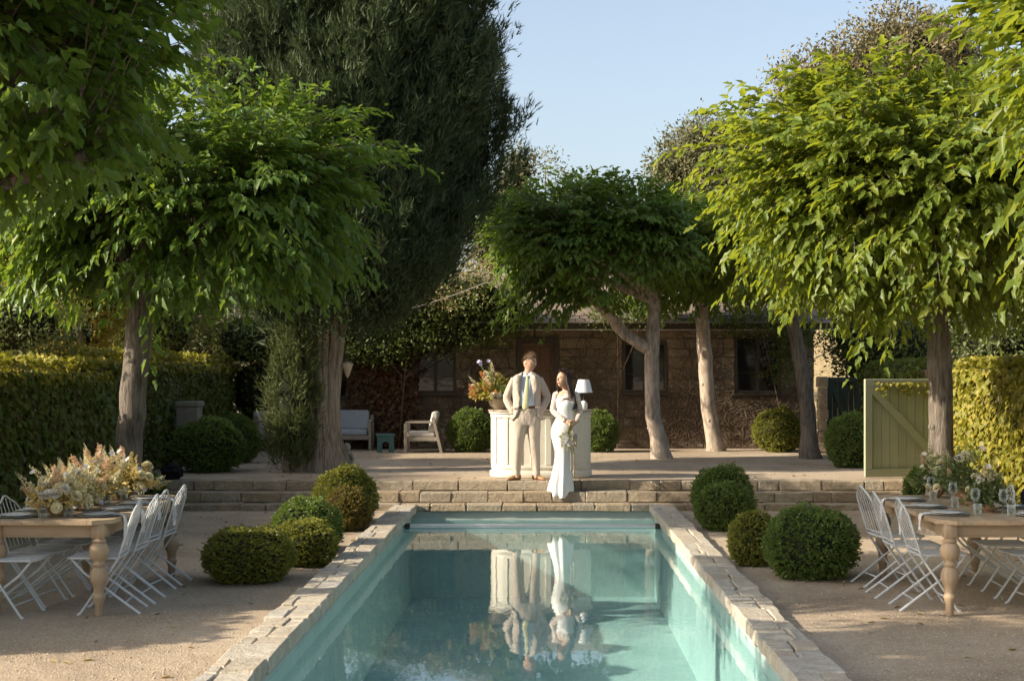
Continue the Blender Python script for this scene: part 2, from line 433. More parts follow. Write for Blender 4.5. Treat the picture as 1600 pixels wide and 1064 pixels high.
def mk_glass():
    m, nt, b = newmat('clear_glass'); b.inputs['Base Color'].default_value = (.92, .95, .94, 1)
    b.inputs['Roughness'].default_value = .04
    t = nt.nodes.new('ShaderNodeBsdfTransparent'); t.inputs[0].default_value = (.90, .93, .92, 1)
    lw = nt.nodes.new('ShaderNodeLayerWeight'); lw.inputs[0].default_value = .35
    mx = nt.nodes.new('ShaderNodeMixShader'); nt.links.new(math2(nt, 'MULTIPLY', lw.outputs[1], .38), mx.inputs[0])
    nt.links.new(t.outputs[0], mx.inputs[1]); nt.links.new(b.outputs[0], mx.inputs[2])
    nt.links.new(mx.outputs[0], nt.nodes['Material Output'].inputs[0]); return m
M['glass'] = mk_glass()
def mk_pane():
    m, nt, b = newmat('window_glass'); b.inputs['Base Color'].default_value = (.012, .013, .014, 1)
    b.inputs['Roughness'].default_value = .04; b.inputs['Specular IOR Level'].default_value = .7
    bump(nt, b, noise(nt, 3, 2, .5, geo(nt)), .06, .02); return m
M['pane'] = mk_pane()
def mk_water():
    m, nt, b = newmat('pool_water'); nt.nodes.remove(b)
    t = nt.nodes.new('ShaderNodeBsdfTransparent'); t.inputs[0].default_value = (.70, .885, .89, 1)
    g = nt.nodes.new('ShaderNodeBsdfGlossy'); g.inputs['Roughness'].default_value = .015; g.inputs[0].default_value = (.95, .97, .97, 1)
    p = vscale(nt, geo(nt), (1.0, .45, 1))
    n = noise(nt, 5.5, 3, .55, p); n2 = noise(nt, 26, 2, .5, p)
    h = math2(nt, 'ADD', n, math2(nt, 'MULTIPLY', n2, .12))
    bp = nt.nodes.new('ShaderNodeBump'); bp.inputs['Strength'].default_value = .05; bp.inputs['Distance'].default_value = .02
    nt.links.new(h, bp.inputs['Height'])
    nt.links.new(bp.outputs[0], g.inputs['Normal'])
    dt = nt.nodes.new('ShaderNodeVectorMath'); dt.operation = 'DOT_PRODUCT'   # Schlick's Fresnel, the same from above and below
    nt.links.new(bp.outputs[0], dt.inputs[0]); nt.links.new(geo(nt, 'Incoming'), dt.inputs[1])
    c1 = math2(nt, 'POWER', math2(nt, 'SUBTRACT', 1.0, math2(nt, 'ABSOLUTE', dt.outputs['Value'], 0)), 5.0)
    fr = math2(nt, 'ADD', math2(nt, 'MULTIPLY', c1, .93), .02)
    mx = nt.nodes.new('ShaderNodeMixShader'); nt.links.new(fr, mx.inputs[0])
    nt.links.new(t.outputs[0], mx.inputs[1]); nt.links.new(g.outputs[0], mx.inputs[2])
    nt.links.new(mx.outputs[0], nt.nodes['Material Output'].inputs[0]); return m
M['water'] = mk_water()
def mk_plaster():
    m, nt, b = newmat('pool_plaster'); p = geo(nt)
    c = ramp(nt, noise(nt, 1.6, 5, .6, p), [(.3, (.47, .54, .525)), (.7, (.60, .66, .64))])
    c = mixc(nt, ramp(nt, noise(nt, 14, 4, .6, p), [(.4, 0), (.8, .35)]), c, (.32, .40, .385))
    sp = nt.nodes.new('ShaderNodeSeparateXYZ'); nt.links.new(p, sp.inputs[0])
    st = math2(nt, 'ADD', sp.outputs[2], math2(nt, 'MULTIPLY', noise(nt, 6, 4, .65, p), .05))
    mr = nt.nodes.new('ShaderNodeMapRange'); mr.inputs[1].default_value = -.13; mr.inputs[2].default_value = -.075; nt.links.new(st, mr.inputs[0])
    c = mixc(nt, math2(nt, 'MULTIPLY', mr.outputs[0], .6), c, (.22, .22, .17))      # lime and dirt line above the water
    nt.links.new(c, b.inputs['Base Color']); b.inputs['Roughness'].default_value = .8; return m
M['plaster'] = mk_plaster()

# ------------------------------------------------------------------ the setting
TZ, S2Z, S3Z = .3755, .2355, .091             # terrace, second step, lowest step and coping
TY, S2Y, S3Y = 20.45, 20.12, 19.80            # their front edges
PXL, PXR, PY0 = -1.745, 1.51, 6.6             # pool opening between the copings
WZ = -.125                                    # water level
rnd = random.Random(11)

def sheet(name, rects, z, mat, kind='structure', label=None):
    mb = MB()
    for x0, x1, y0, y1 in rects:
        mb.add([(x0, y0, z), (x1, y0, z), (x1, y1, z), (x0, y1, z)], [(0, 1, 2, 3)])
    o = mb.build(name, mat, smooth=False); o['kind'] = kind
    if label: o['label'] = label
    return o
B = 400
sheet('ground', [(-B, B, -B, PY0 - .2), (-B, -1.95, PY0 - .2, 19.95), (1.73, B, PY0 - .2, 19.95), (-B, B, 19.95, 900)], 0, M['gravel'])
sheet('terrace', [(-B, B, TY + .28, 900)], TZ - .006, M['gravel'])
mb = MB().box((0, TY + .3, TZ / 2 - .01), (60, .04, TZ - .02)); o = mb.build('terrace_edge', M['mortar'], smooth=False); o['kind'] = 'structure'
# hillside far right, behind the house
mb = MB(); rows = []
for j in range(26):
    row = []
    for i in range(36):
        x = -70 + i * 5.0; y = 40 + j * 6.0
        rise = max(0, (x - 2) / 14) if x < 16 else 1 + (x - 16) / 60
        d = 1 - math.exp(-(y - 40) / 18)
        row.append((x, y, TZ - .3 + rise * 8.5 * d + 1.2 * math.sin(x * .31 + y * .17) * d * min(1, rise + .15)))
    rows.append(row)
mb.grid(rows)
hm = plain('dry_grass', (.30, .235, .13), .95, .1, var=.25, nscale=1.2, bmp=.5, bscale=6, bdist=.2, coordgeo=True)
o = mb.build('hillside', hm); o['kind'] = 'structure'

# pool basin, coping stones, water
WL, WR = PXL - .085, PXR + .085
mb = MB(); zf = -1.22
x0, x1, y0, y1 = WL, WR, PY0, 19.86
mb.add([(x0, y0, zf), (x1, y0, zf), (x1, y1, zf), (x0, y1, zf)], [(0, 1, 2, 3)])
for a, b in (((x0, y0), (x0, y1)), ((x0, y1), (x1, y1)), ((x1, y1), (x1, y0)), ((x1, y0), (x0, y0))):
    mb.add([(a[0], a[1], zf), (b[0], b[1], zf), (b[0], b[1], -.012), (a[0], a[1], -.012)], [(0, 1, 2, 3)])
o = mb.build('pool_basin', M['plaster'], smooth=False); o['kind'] = 'structure'
mb = MB(); mb.add([(x0, y0, WZ), (x1, y0, WZ), (x1, y1, WZ), (x0, y1, WZ)], [(0, 1, 2, 3)])
o = mb.build('water', M['water'], smooth=False); o['kind'] = 'structure'
bar = thing('pool_cover_bar', 'pale metal cover bar lying across the far end of the pool', 'cover bar', ((WL + WR) / 2, 18.75, WZ - .02))
bm_ = plain('bar_paint', (.66, .66, .63), .35, .5, var=.05)
MB().box((0, 0, .045), (WR - WL - .02, .12, .05), ch=.012).build('bar', bm_, bar)
for s in (-1, 1): MB().box((s * ((WR - WL) / 2 - .05), 0, .045), (.07, .15, .066), ch=.01).build('end_cap', M['iron'], bar)

coping = thing('pool_coping', 'rough tan stone coping round the swimming pool', None, (0, 13, 0), kind='structure')
def lay(parent, x0, x1, y0, y1, ztop, h, along, mat, lo, hi, seed, gap=.010, jit=.007, zj=.006, name='stone', ch=.012):
    r = random.Random(seed)
    a, b = (x0, x1) if along == 'x' else (y0, y1)
    t = a
    while t < b - .02:
        L = r.uniform(lo, hi)
        if b - (t + L) < lo * .6: L = b - t
        dz = r.uniform(-zj, zj); hh = h + dz
        if along == 'x':
            me = stone_mesh(L - gap, (y1 - y0) - gap * .6, hh, ch, jit); c = (t + L / 2, (y0 + y1) / 2 + r.uniform(-1, 1) * jit, ztop - h + hh / 2)
        else:
            me = stone_mesh((x1 - x0) - gap, L - gap, hh, ch, jit); c = ((x0 + x1) / 2, t + L / 2, ztop - h + hh / 2)
        o = link(name, me, parent, mat); o.location = Vector(c) - parent.location
        t += L
def coping_run(xi, xo, seed):
    """xi: pool edge, xo: outer edge; pairs of stones whose shared joint wanders"""
    r = random.Random(seed); y = PY0; s = 1 if xo > xi else -1
    def put(xa, xb, ya, yb, h):
        if xa > xb: xa, xb = xb, xa
        o = link('stone', stone_mesh(xb - xa - .008, yb - ya - .009, h, .012, .008), coping, M['coping'])
        o.location = Vector(((xa + xb) / 2, (ya + yb) / 2, S3Z - .105 + h / 2)) - coping.location
    while y < S3Y - .02:
        L = r.uniform(.24, .50)
        if S3Y - .006 - (y + L) < .2: L = S3Y - .006 - y
        xb = xi + s * r.uniform(.13, .235); oj = s * r.uniform(-.018, .012); h = .105 + r.uniform(-.006, .004); q = r.random()
        if q < .12: put(xi, xo + oj, y, y + L, h)
        elif q < .55: put(xi, xb, y, y + L, h); put(xb, xo + oj, y, y + L, h + r.uniform(-.010, .004))
        elif q < .8:
            m = y + L * r.uniform(.35, .65); put(xi, xb, y, y + L, h); put(xb, xo + oj, y, m, h - .004); put(xb, xo + oj * .3, m, y + L, h + r.uniform(-.01, .003))
        else:
            m = y + L * r.uniform(.35, .65); put(xi, xb, y, m, h); put(xi, xb, m, y + L, h - .003); put(xb, xo + oj, y, y + L, h + r.uniform(-.008, .004))
        y += L
coping_run(PXL, PXL - .335, 1)
coping_run(PXR, PXR + .345, 3)
# backing under the coping so that the joints stay dark
MB().box(((PXL - .28 + PXL - .09) / 2, 13.2, -.05), (.19, 13.15, .23)).box(((PXR + .28 + PXR + .09) / 2, 13.2, -.05), (.19, 13.15, .23)).build('bedding', M['mortar'], coping, world=True, smooth=False)

steps = thing('stone_steps', 'three broad rough stone steps up to the terrace', None, (0, 20.2, 0), kind='structure')
lay(steps, -6.3, 6.3, TY, TY + .30, TZ, .142, 'x', M['step'], .28, .72, 5, gap=.007)
lay(steps, -6.3, 6.3, S2Y, S2Y + .33, S2Z, .146, 'x', M['step'], .26, .68, 6, gap=.007)
lay(steps, -6.3, 6.3, S3Y, S3Y + .32, S3Z, .100, 'x', M['step'], .30, .52, 8, gap=.007)
MB().box((0, 20.42, .10), (12.55, .5, .25)).box((0, 20.15, .02), (12.55, .5, .12)).build('bedding', M['step'], steps, world=True, smooth=False)
# ------------------------------------------------------------------ ivy walls
def core_box(mb, x0, x1, y0, y1, z0, z1): mb.box(((x0 + x1) / 2, (y0 + y1) / 2, (z0 + z1) / 2), (x1 - x0, y1 - y0, z1 - z0))
def ivy_faces(rng, faces, dens, depth=.10):
    """faces: list of (origin, u, v, normal) rectangles; returns positions, frames and scales of hanging leaves"""
    P, D, N = [], [], []
    for o, u, v, n in faces:
        o, u, v, n = (np.array(q, float) for q in (o, u, v, n))
        k = int(np.linalg.norm(u) * np.linalg.norm(v) * dens)
        a, b = rng.random((k, 1)), rng.random((k, 1))
        lump = .5 + .5 * np.sin(a * np.linalg.norm(u) * 3.1 + 1.7 * np.sin(b * np.linalg.norm(v) * 4)) 
        p = o + a * u + b * v + n * (rng.random((k, 1)) * depth + lump * .05)
        down = np.array([0, 0, -1.]) if abs(n[2]) < .5 else np.array([0., 0, .1])
        d = down * .8 + n * .35 + rng.normal(size=(k, 3)) * .35
        P.append(p); D.append(d); N.append(n + rng.normal(size=(k, 3)) * .38 + np.array([0, 0, .25]))
    P, D, N = np.vstack(P), np.vstack(D), np.vstack(N)
    return P, frames(D, N)
def ivy_wall(name, label, x0, x1, y0, y1, z0, z1, face, mat, mat2, seed, dens=470, size=.078, topmat=None):
    t = thing(name, label, 'ivy wall', ((x0 + x1) / 2, (y0 + y1) / 2, z0))
    mb = MB(); core_box(mb, x0, x1, y0, y1, z0 - .05, z1); mb.build('wall_core', M['mortar'], t, world=True, smooth=False)
    rng = np.random.default_rng(seed)
    xf = x1 if face > 0 else x0
    side = [((xf, y0, z0), (0, y1 - y0, 0), (0, 0, z1 - z0), (face, 0, 0)), ((x0, y0, z0), (x1 - x0, 0, 0), (0, 0, z1 - z0), (0, -1, 0)), ((x0, y1, z0), (x1 - x0, 0, 0), (0, 0, z1 - z0), (0, 1, 0))]
    P, Mx = ivy_faces(rng, side, dens)
    s = size * rng.uniform(.7, 1.35, len(P))
    o = leafmass('ivy', IVY, P, Mx, s, mat, t, t.location); o['kind'] = 'stuff'
    top = [((x0 - .06, y0, z1), (x1 - x0 + .12, 0, 0), (0, y1 - y0, 0), (0, 0, 1)), ((xf, y0, z1 - .14), (0, y1 - y0, 0), (0, 0, .17), (face, 0, 0))]
    P, Mx = ivy_faces(rng, top, dens * 1.1, .13)
    s = size * rng.uniform(.7, 1.3, len(P))
    o = leafmass('ivy_top', IVY, P, Mx, s, mat2, t, t.location); o['kind'] = 'stuff'
    return t
ivy_wall('ivy_wall', 'long shaded ivy wall behind the left table, sunlit gold along its top', -6.9, -6.35, 9.0, 20.5, 0, 1.95, 1, M['ivy'], M['ivy_y'], 3)
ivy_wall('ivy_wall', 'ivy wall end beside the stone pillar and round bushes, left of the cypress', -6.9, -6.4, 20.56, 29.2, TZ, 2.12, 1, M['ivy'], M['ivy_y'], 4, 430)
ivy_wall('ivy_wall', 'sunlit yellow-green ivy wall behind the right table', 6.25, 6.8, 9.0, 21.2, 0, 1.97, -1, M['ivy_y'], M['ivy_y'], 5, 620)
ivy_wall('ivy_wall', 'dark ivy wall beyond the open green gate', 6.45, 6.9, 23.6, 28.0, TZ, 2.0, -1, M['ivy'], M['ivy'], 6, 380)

# ------------------------------------------------------------------ stone house
HY = 29.7
def hx(px): return (px - CX) * HY / F
def hz(py): return H - (py - CY) * HY / F
house = thing('stone_house', 'low brown stone house with dark windows behind the terrace', 'house', (0, HY, TZ))
openings = [(hx(648), hx(712), hz(614), hz(543)), (hx(973), hx(1042), hz(613), hz(535)), (hx(1148), hx(1220), hz(614), hz(525)),
            (hx(808), hx(873), TZ, hz(527)), (hx(478), hx(546), hz(622), hz(545))]
HX0, HX1, HTOP = -6.3, 5.75, 2.98
mb = MB()
def wallblocks(mb, y0, y1):
    zs = sorted({TZ - .1, HTOP} | {z for o in openings for z in o[2:4]})
    for za, zb in zip(zs, zs[1:]):
        zc = (za + zb) / 2; x = HX0
        for o in sorted(o for o in openings if o[2] - .01 < zc < o[3] + .01):
            if o[0] > x: core_box(mb, x, o[0], y0, y1, za, zb)
            x = o[1]
        core_box(mb, x, HX1, y0, y1, za, zb)
wallblocks(mb, HY + .035, HY + .45)
wall = mb.build('wall', M['mortar'], house, world=True, smooth=False)
z = TZ; r = random.Random(21)
while z < HTOP - .05:
    hgt = r.uniform(.17, .27); hgt = min(hgt, HTOP - z); x = HX0
    blocked = [(o[0], o[1]) for o in openings if o[2] < z + hgt - .03 and o[3] > z + .03]
    segs = []; xx = HX0
    for a, b in sorted(blocked): segs.append((xx, a)); xx = b
    segs.append((xx, HX1))
    for a, b in segs:
        t = a
        while t < b - .03:
            L = r.uniform(.28, .62)
            if b - (t + L) < .2: L = b - t
            o = link('stone', stone_mesh(L - .012, .09, hgt - .012, .014, .012), wall, M['wallstone'])
            o.location = Vector((t + L / 2, HY + .035 + r.uniform(-.02, .012), z + hgt / 2)) - house.location
            t += L
    z += hgt
mb = MB().box((0, HY + 3, (TZ + HTOP) / 2), (HX1 - HX0 - .04, .2, HTOP - TZ)); 
for x in (HX0 + .1, HX1 - .1): mb.box((x, HY + 1.7, (TZ + HTOP) / 2), (.2, 2.4, HTOP - TZ))
mb.build('back_wall', M['mortar'], house, world=True, smooth=False)
def window(o, two=True):
    xa, xb, za, zb = o; w = .055; y = HY + .05
    fr = MB()
    for x in (xa + w / 2, xb - w / 2): fr.box((x, y, (za + zb) / 2), (w, .16, zb - za))
    for zz in (za + w / 2, zb - w / 2): fr.box(((xa + xb) / 2, y, zz), (xb - xa - 2 * w, .15, w))
    f = fr.build('window', M['darkwood'], house, world=True, smooth=False)
    mid = (xa + xb) / 2
    MB().box((mid, y - .01, (za + zb) / 2), (.06, .12, zb - za - 2 * w)).off(house.location).build('mullion', M['darkwood'], f, smooth=False)
    MB().box((mid, HY - .03, za - .025), (xb - xa + .1, .16, .045), ch=.008).off(house.location).build('sill', M['darkwood'], f, smooth=False)
    for a, b in ((xa + w, mid - .03), (mid + .03, xb - w)):
        MB().box(((a + b) / 2, y + .03, (za + zb) / 2), (b - a, .012, zb - za - 2 * w)).off(house.location).build('pane', M['pane'], f, smooth=False)
        MB().box(((a + b) / 2, y + .012, za + (zb - za) * .36), (b - a, .02, .012)).off(house.location).build('glazing_bar', M['darkwood'], f, smooth=False)
for i in (0, 1, 2, 4): window(openings[i])
xa, xb, za, zb = openings[3]
fr = MB()
for x in (xa + .05, xb - .05): fr.box((x, HY + .03, (za + zb) / 2), (.10, .2, zb - za))
fr.box(((xa + xb) / 2, HY + .03, zb - .06), (xb - xa - .2, .19, .12)); fr.build('door_frame', M['darkwood'], house, world=True, smooth=False)
d = MB().box(((xa + xb) / 2, HY + .12, (za + zb) / 2 - .06), (xb - xa - .2, .05, zb - za - .12)).build('door', M['doorwood'], house, world=True, smooth=False)
dw = xb - xa - .2; x0d = xa + .1
for cx_ in (.27, .73):
    for zz, hh in ((zb - .42, .42), (zb - .98, .55), (zb - 1.75, .8)):
        MB().box((x0d + dw * cx_, HY + .092, zz), (dw * .34, .03, hh), ch=.02).off(house.location).build('panel', M['doorwood'], d, smooth=False)
MB().ell((x0d + dw * .9, HY + .07, TZ + 1.02), (.028, .04, .028)).off(house.location).build('handle', M['iron'], d)
roof = MB()
roof.add([(HX0 - .4, HY - .5, 3.0), (HX1 + .4, HY - .5, 3.0), (HX1 + .4, HY + 3.4, 4.35), (HX0 - .4, HY + 3.4, 4.35),
          (HX0 - .4, HY - .5, 2.94), (HX1 + .4, HY - .5, 2.94), (HX1 + .4, HY + 3.4, 4.29), (HX0 - .4, HY + 3.4, 4.29)],
         [(0, 1, 2, 3), (7, 6, 5, 4), (0, 4, 5, 1), (1, 5, 6, 2), (2, 6, 7, 3), (3, 7, 4, 0)])
rf = roof.build('roof', M['shingle'], house, world=True, smooth=False)
r = random.Random(5); sh = [MB().box((0, 0, 0), (.2, .30, .016), ch=.003).mesh('shingle', M['shingle'], False) for _ in range(2)]
slope = math.atan2(1.35, 3.9)
for row in range(3):
    x = .6 + (row % 2) * .1
    while x < HX1 + .3:
        o = link('shingle', sh[r.randrange(2)], rf); y = HY - .42 + row * .22
        o.location = Vector((x, y, 3.0 + (y - HY + .5) * 1.35 / 3.9 + .016 + r.uniform(0, .008))) - house.location
        o.rotation_euler = (slope - .05, 0, r.uniform(-.03, .03)); o.scale = (r.uniform(.85, 1.0), 1, 1); x += .205
MB().box(((HX0 + HX1) / 2, HY - .53, 2.93), (HX1 - HX0 + .8, .05, .14)).build('fascia', M['darkwood'], house, world=True, smooth=False)
gut = plain('zinc_gutter', (.42, .38, .33), .4, .5, metal=.6, var=.1)
MB().box(((HX0 + HX1) / 2, HY - .60, 3.0), (HX1 - HX0 + .8, .09, .02)).box(((HX0 + HX1) / 2, HY - .57, 2.85), (HX1 - HX0 + .8, .02, .02)).build('gutter', gut, house, world=True, smooth=False)

# bare vine stems spread over the wall
rng = np.random.default_rng(9); mb = MB(); rr = random.Random(9)
for k in range(1100):
    x, z = rr.uniform(-2.5, HX1 - .1), TZ + abs(rr.gauss(0, 1)) * .9
    a = rr.uniform(.3, 2.8); pts = []; y = HY - .045
    for s_ in range(rr.randrange(8, 16)):
        pts.append((x, y + rr.uniform(-.015, .012), z)); a += rr.gauss(0, .42); a += (1.57 - a) * .05
        x += math.cos(a) * .12; z += math.sin(a) * .10
        if not (HX0 < x < HX1 and TZ < z < HTOP - .1): break
        if any(o[0] < x < o[1] and o[2] < z < o[3] for o in openings): break
    if len(pts) > 2:
        w = rr.choice((.005, .006, .008, .012)); mb.tube(pts, [w * (1 - .5 * i / len(pts)) for i in range(len(pts))], 4, False)
tag(mb.build('bare_vine', M['tendril']), 'web of bare brown vine stems clinging to the stone house wall', 'vine', kind='stuff')

# ------------------------------------------------------------------ gates and posts
def gate(name, label, A, Bp, z0, z1, np_, pm, rm, frame=.12, th=.045):
    A, Bp = Vector(A), Vector(Bp); u = (Bp - A); Wd = u.length; ang = math.atan2(u.y, u.x)
    t = thing(name, label, 'gate', (A.x, A.y, z0), ang); h = z1 - z0
    w = (Wd - .02) / np_
    for i in range(np_):
        MB().box((.01 + w * (i + .5), .02 + rnd.uniform(-.003, .003), h / 2), (w - .006, .022, h - .02), ch=.004).build('plank', pm, t, smooth=False)
    f = -.018
    for x, nm in ((frame / 2, 'stile'), (Wd - frame / 2, 'stile')):
        MB().box((x, f, h / 2), (frame, th, h - 2 * frame), ch=.005).build(nm, pm, t, smooth=False)
    for zz in (frame / 2, h - frame / 2): MB().box((Wd / 2, f, zz), (Wd, th, frame), ch=.005).build('rail', rm, t, smooth=False)
    MB().bar((frame * .9, f - .004, h - frame * 1.15), (Wd - frame * .9, f - .004, frame * 1.15), .115, .04, up=(0, 1, 0)).build('brace', rm, t, smooth=False)
    for zz in (.25, h - .25): MB().box((Wd - .02, f - .028, zz), (.22, .01, .035)).build('hinge', M['iron'], t, smooth=False)
    return t
gA = onz(1350, 747, TZ); gB = Vector((6.2, gA.y + .42, TZ))
gate('wooden_gate', 'open sage green plank gate with diagonal brace, beside the right trunk', gA, gB, TZ + .015, 1.852, 10, M['gate'], M['gatex'])
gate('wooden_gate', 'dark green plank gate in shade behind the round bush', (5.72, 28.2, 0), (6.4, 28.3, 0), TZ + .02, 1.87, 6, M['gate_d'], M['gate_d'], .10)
p = MB()
for k in range(7): p.box((5.60 + .01 * (k % 2), 28.1, TZ + .11 + k * .215), (.2 - .02 * (k % 3), .26, .21), ch=.02)
tag(p.build('stone_post', M['step'], smooth=False), 'sunlit rough stone gatepost at the right end of the house', 'post')
pt = thing('stone_pillar', 'grey square stone pillar standing against the ivy behind round bushes', 'pillar', at(296, 700, 24.0)); pt.location.z = TZ
MB().box((0, 0, .50), (.36, .36, 1.0), ch=.01).build('shaft', M['greystone'], pt, smooth=False)
MB().box((0, 0, 1.045), (.42, .42, .09), ch=.015).build('cap', M['greystone'], pt, smooth=False)
MB().box((0, 0, .05), (.44, .44, .12), ch=.015).build('plinth', M['greystone'], pt, smooth=False)

# ------------------------------------------------------------------ trees
def bez(a, b, c, t): return (1 - t) ** 2 * a + 2 * t * (1 - t) * b + t * t * c
def onframe(P):
    px = CX + F * P[:, 0] / P[:, 1]; py = CY - F * (P[:, 2] - H) / P[:, 1]
    return (px > -10) & (px < 1610) & (py > -10) & (py < 1074)
leaf_me = {}
def mulberry(label, base, trunk, limbs, center, radii, nshoots, size, seed, mat, bark, nparts=220, lowcut=-.55, sprays=(), skirt=90, pn=2.0, tpl=None, group='mulberry trees round the pool'):
    """trunk: world points with radius; limbs: lists of world points with radius; shoots spring from the limbs and end on the crown's outline"""
    t = thing('mulberry_tree', label, 'tree', base, group=group)
    rng = np.random.default_rng(seed)
    def wob(pts):
        P = [Vector(p[:3]) for p in pts]; Rr = [p[3] for p in pts]; out = []; ro = []
        for i in range(len(P) - 1):
            for k in range(4):
                s = k / 4; q = P[i].lerp(P[i + 1], s); out.append(q + Vector(rng.normal(size=3)) * Rr[i] * .05); ro.append((Rr[i] * (1 - s) + Rr[i + 1] * s) * rng.uniform(.95, 1.06))
        out.append(P[-1]); ro.append(Rr[-1]); return out, ro
    P, Rr = wob(trunk); Rr[0] *= 1.35; Rr[1] *= 1.1
    tr = MB().tube(P, Rr, 14)
    for k in range(5):      # knots where old branches were cut
        i = int(rng.integers(2, len(P) - 1)); a = rng.uniform(3.2, 6.2)
        d = Vector((math.cos(a), math.sin(a), 0)); tr.ell(P[i] + d * Rr[i] * .9, (.035, .035, .045), 8, 6)
    tr.build('trunk', bark, t, world=True)
    starts = []
    for l in limbs:
        P, Rr = wob(l); MB().tube(P, Rr, 9).build('limb', bark, t, world=True)
        starts += [np.array(p) for p in P[len(P) // 3:]]
    starts = np.array(starts); c = np.array(center); ra = np.array(radii)
    pos, dr, nm, sc = [], [], [], []; tw = MB()
    D = rdir(rng, nshoots * 2); D = D[D[:, 2] > lowcut][:nshoots]
    jobs = []
    for d in D:
        d = d / (np.abs(d) ** pn).sum() ** (1 / pn)
        bumpy = 1 + .10 * math.sin(5 * d[0] + 3 * d[2] + seed) + .08 * math.sin(9 * d[1] + 4 * d[0])
        jobs.append((c + ra * d * bumpy * rng.choice((rng.uniform(.80, 1.06), rng.uniform(.84, 1.04), rng.uniform(.42, .8))), None))
    for q in range(len(D) // 9):     # long leading shoots that stand out of the outline
        d = rdir(rng, 1)[0]; d[2] = abs(d[2]) * .8 + .15; d = d / np.linalg.norm(d)
        jobs.append((c + ra * d * rng.uniform(1.05, 1.24), None))
    for q in range(skirt):      # low shoots that hang in front of the fork
        a = rng.uniform(0, 6.283); w = rng.uniform(.2, .9)
        jobs.append((c + ra * np.array([math.cos(a) * w, math.sin(a) * w, -rng.uniform(.8, 1.18) * (1 - .3 * w)]), None))
    for s in sprays: jobs.append((np.array(s), 1))
    for T, special in jobs:
        j = np.argsort(np.linalg.norm(starts - T, axis=1))[int(rng.integers(0, min(5, len(starts))))]
        Sx = starts[j] + rng.normal(size=3) * .05
        L = np.linalg.norm(T - Sx); Cn = Sx + .55 * (T - Sx) + np.array([0, 0, .28 * L + .05]) + rng.normal(size=3) * .08
        ts = np.linspace(0, 1, 9)[:, None]; path = bez(Sx, Cn, T, ts)
        tw.tube([Vector(p) for p in path[1::2]], [.009, .007, .005, .003], 3, False)
        n = max(6, int(L * .85 / .052)); tt = np.linspace(.22, 1.0, n)[:, None] + rng.normal(size=(n, 1)) * .01
        p = bez(Sx, Cn, T, tt); tg = nrm(2 * (1 - tt) * (Cn - Sx) + 2 * tt * (T - Cn))
        side = nrm(np.cross(tg, np.array([0, 0, 1.]))); sg = np.where(np.arange(n) % 2 == 0, 1., -1.)[:, None]
        outw = nrm((p - c) / ra)
        d_ = tg * .6 + side * sg * .62 + np.array([0, 0, -.36]) + outw * .42 + rng.normal(size=(n, 3)) * .3
        pos.append(p + side * sg * .03 + rng.normal(size=(n, 3)) * .015); dr.append(d_)
        nm.append(np.array([0, 0, 1.]) + outw * .5 + rng.normal(size=(n, 3)) * .42)
        sc.append(size * rng.uniform(.5, 1.28, n) * np.where(tt[:, 0] > .93, .7, 1.0))
    pos, dr, nm, sc = np.vstack(pos), np.vstack(dr), np.vstack(nm), np.concatenate(sc)
    Mx = frames(dr, nm)
    o = tw.build('twigs', bark, t, world=True); o['kind'] = 'stuff'
    # the leaves that show largest are objects of their own
    vis = onframe(pos); dist = np.linalg.norm(pos - np.array([0, 0, H]), axis=1) / sc
    rel = (pos - c) / ra; outer = np.linalg.norm(rel, axis=1) > .72
    ok = np.where(vis & outer)[0]; pick = ok[np.argsort(dist[ok])][:nparts * 3]
    pick = rng.permutation(pick)[:nparts]
    if mat.name not in leaf_me:
        me = bpy.data.meshes.new('leaf'); me.from_pydata(MULB[0], [], MULB[1]); me.materials.append(mat); leaf_me[mat.name] = me
    lm = leaf_me[mat.name]; b0 = np.array(base)
    for i in pick:
        m = np.eye(4); m[:3, :3] = Mx[i] * sc[i]; m[:3, 3] = pos[i] - b0
        o = bpy.data.objects.new('leaf', lm); COL.objects.link(o); o.parent = t; o.matrix_basis = Matrix(m.tolist())
    keep = np.ones(len(pos), bool); keep[pick] = False
    o = leafmass('crown', tpl or MULB, pos[keep], Mx[keep], sc[keep], mat, t, base); o['kind'] = 'stuff'
    return t
def limbset(top, targets, r0=.09, mid=.25, seed=0):
    rr = random.Random(seed); out = []
    for T in targets:
        T = Vector(T); top = Vector(top); m = top.lerp(T, .5) + Vector((rr.uniform(-.1, .1), rr.uniform(-.1, .1), mid * .4))
        out.append([(*top, r0), (*m, r0 * .72), (*T, r0 * .42)])
    return out
def spread(c, r, k, seed, fz=.25):
    rr = random.Random(seed); out = []
    for i in range(k):
        a = 2 * math.pi * (i + rr.uniform(.1, .7)) / k; q = rr.uniform(.26, .46)
        out.append((c[0] + math.cos(a) * r[0] * q, c[1] + math.sin(a) * r[1] * q, c[2] - r[2] * fz + rr.uniform(-.1, .45)))
    return out
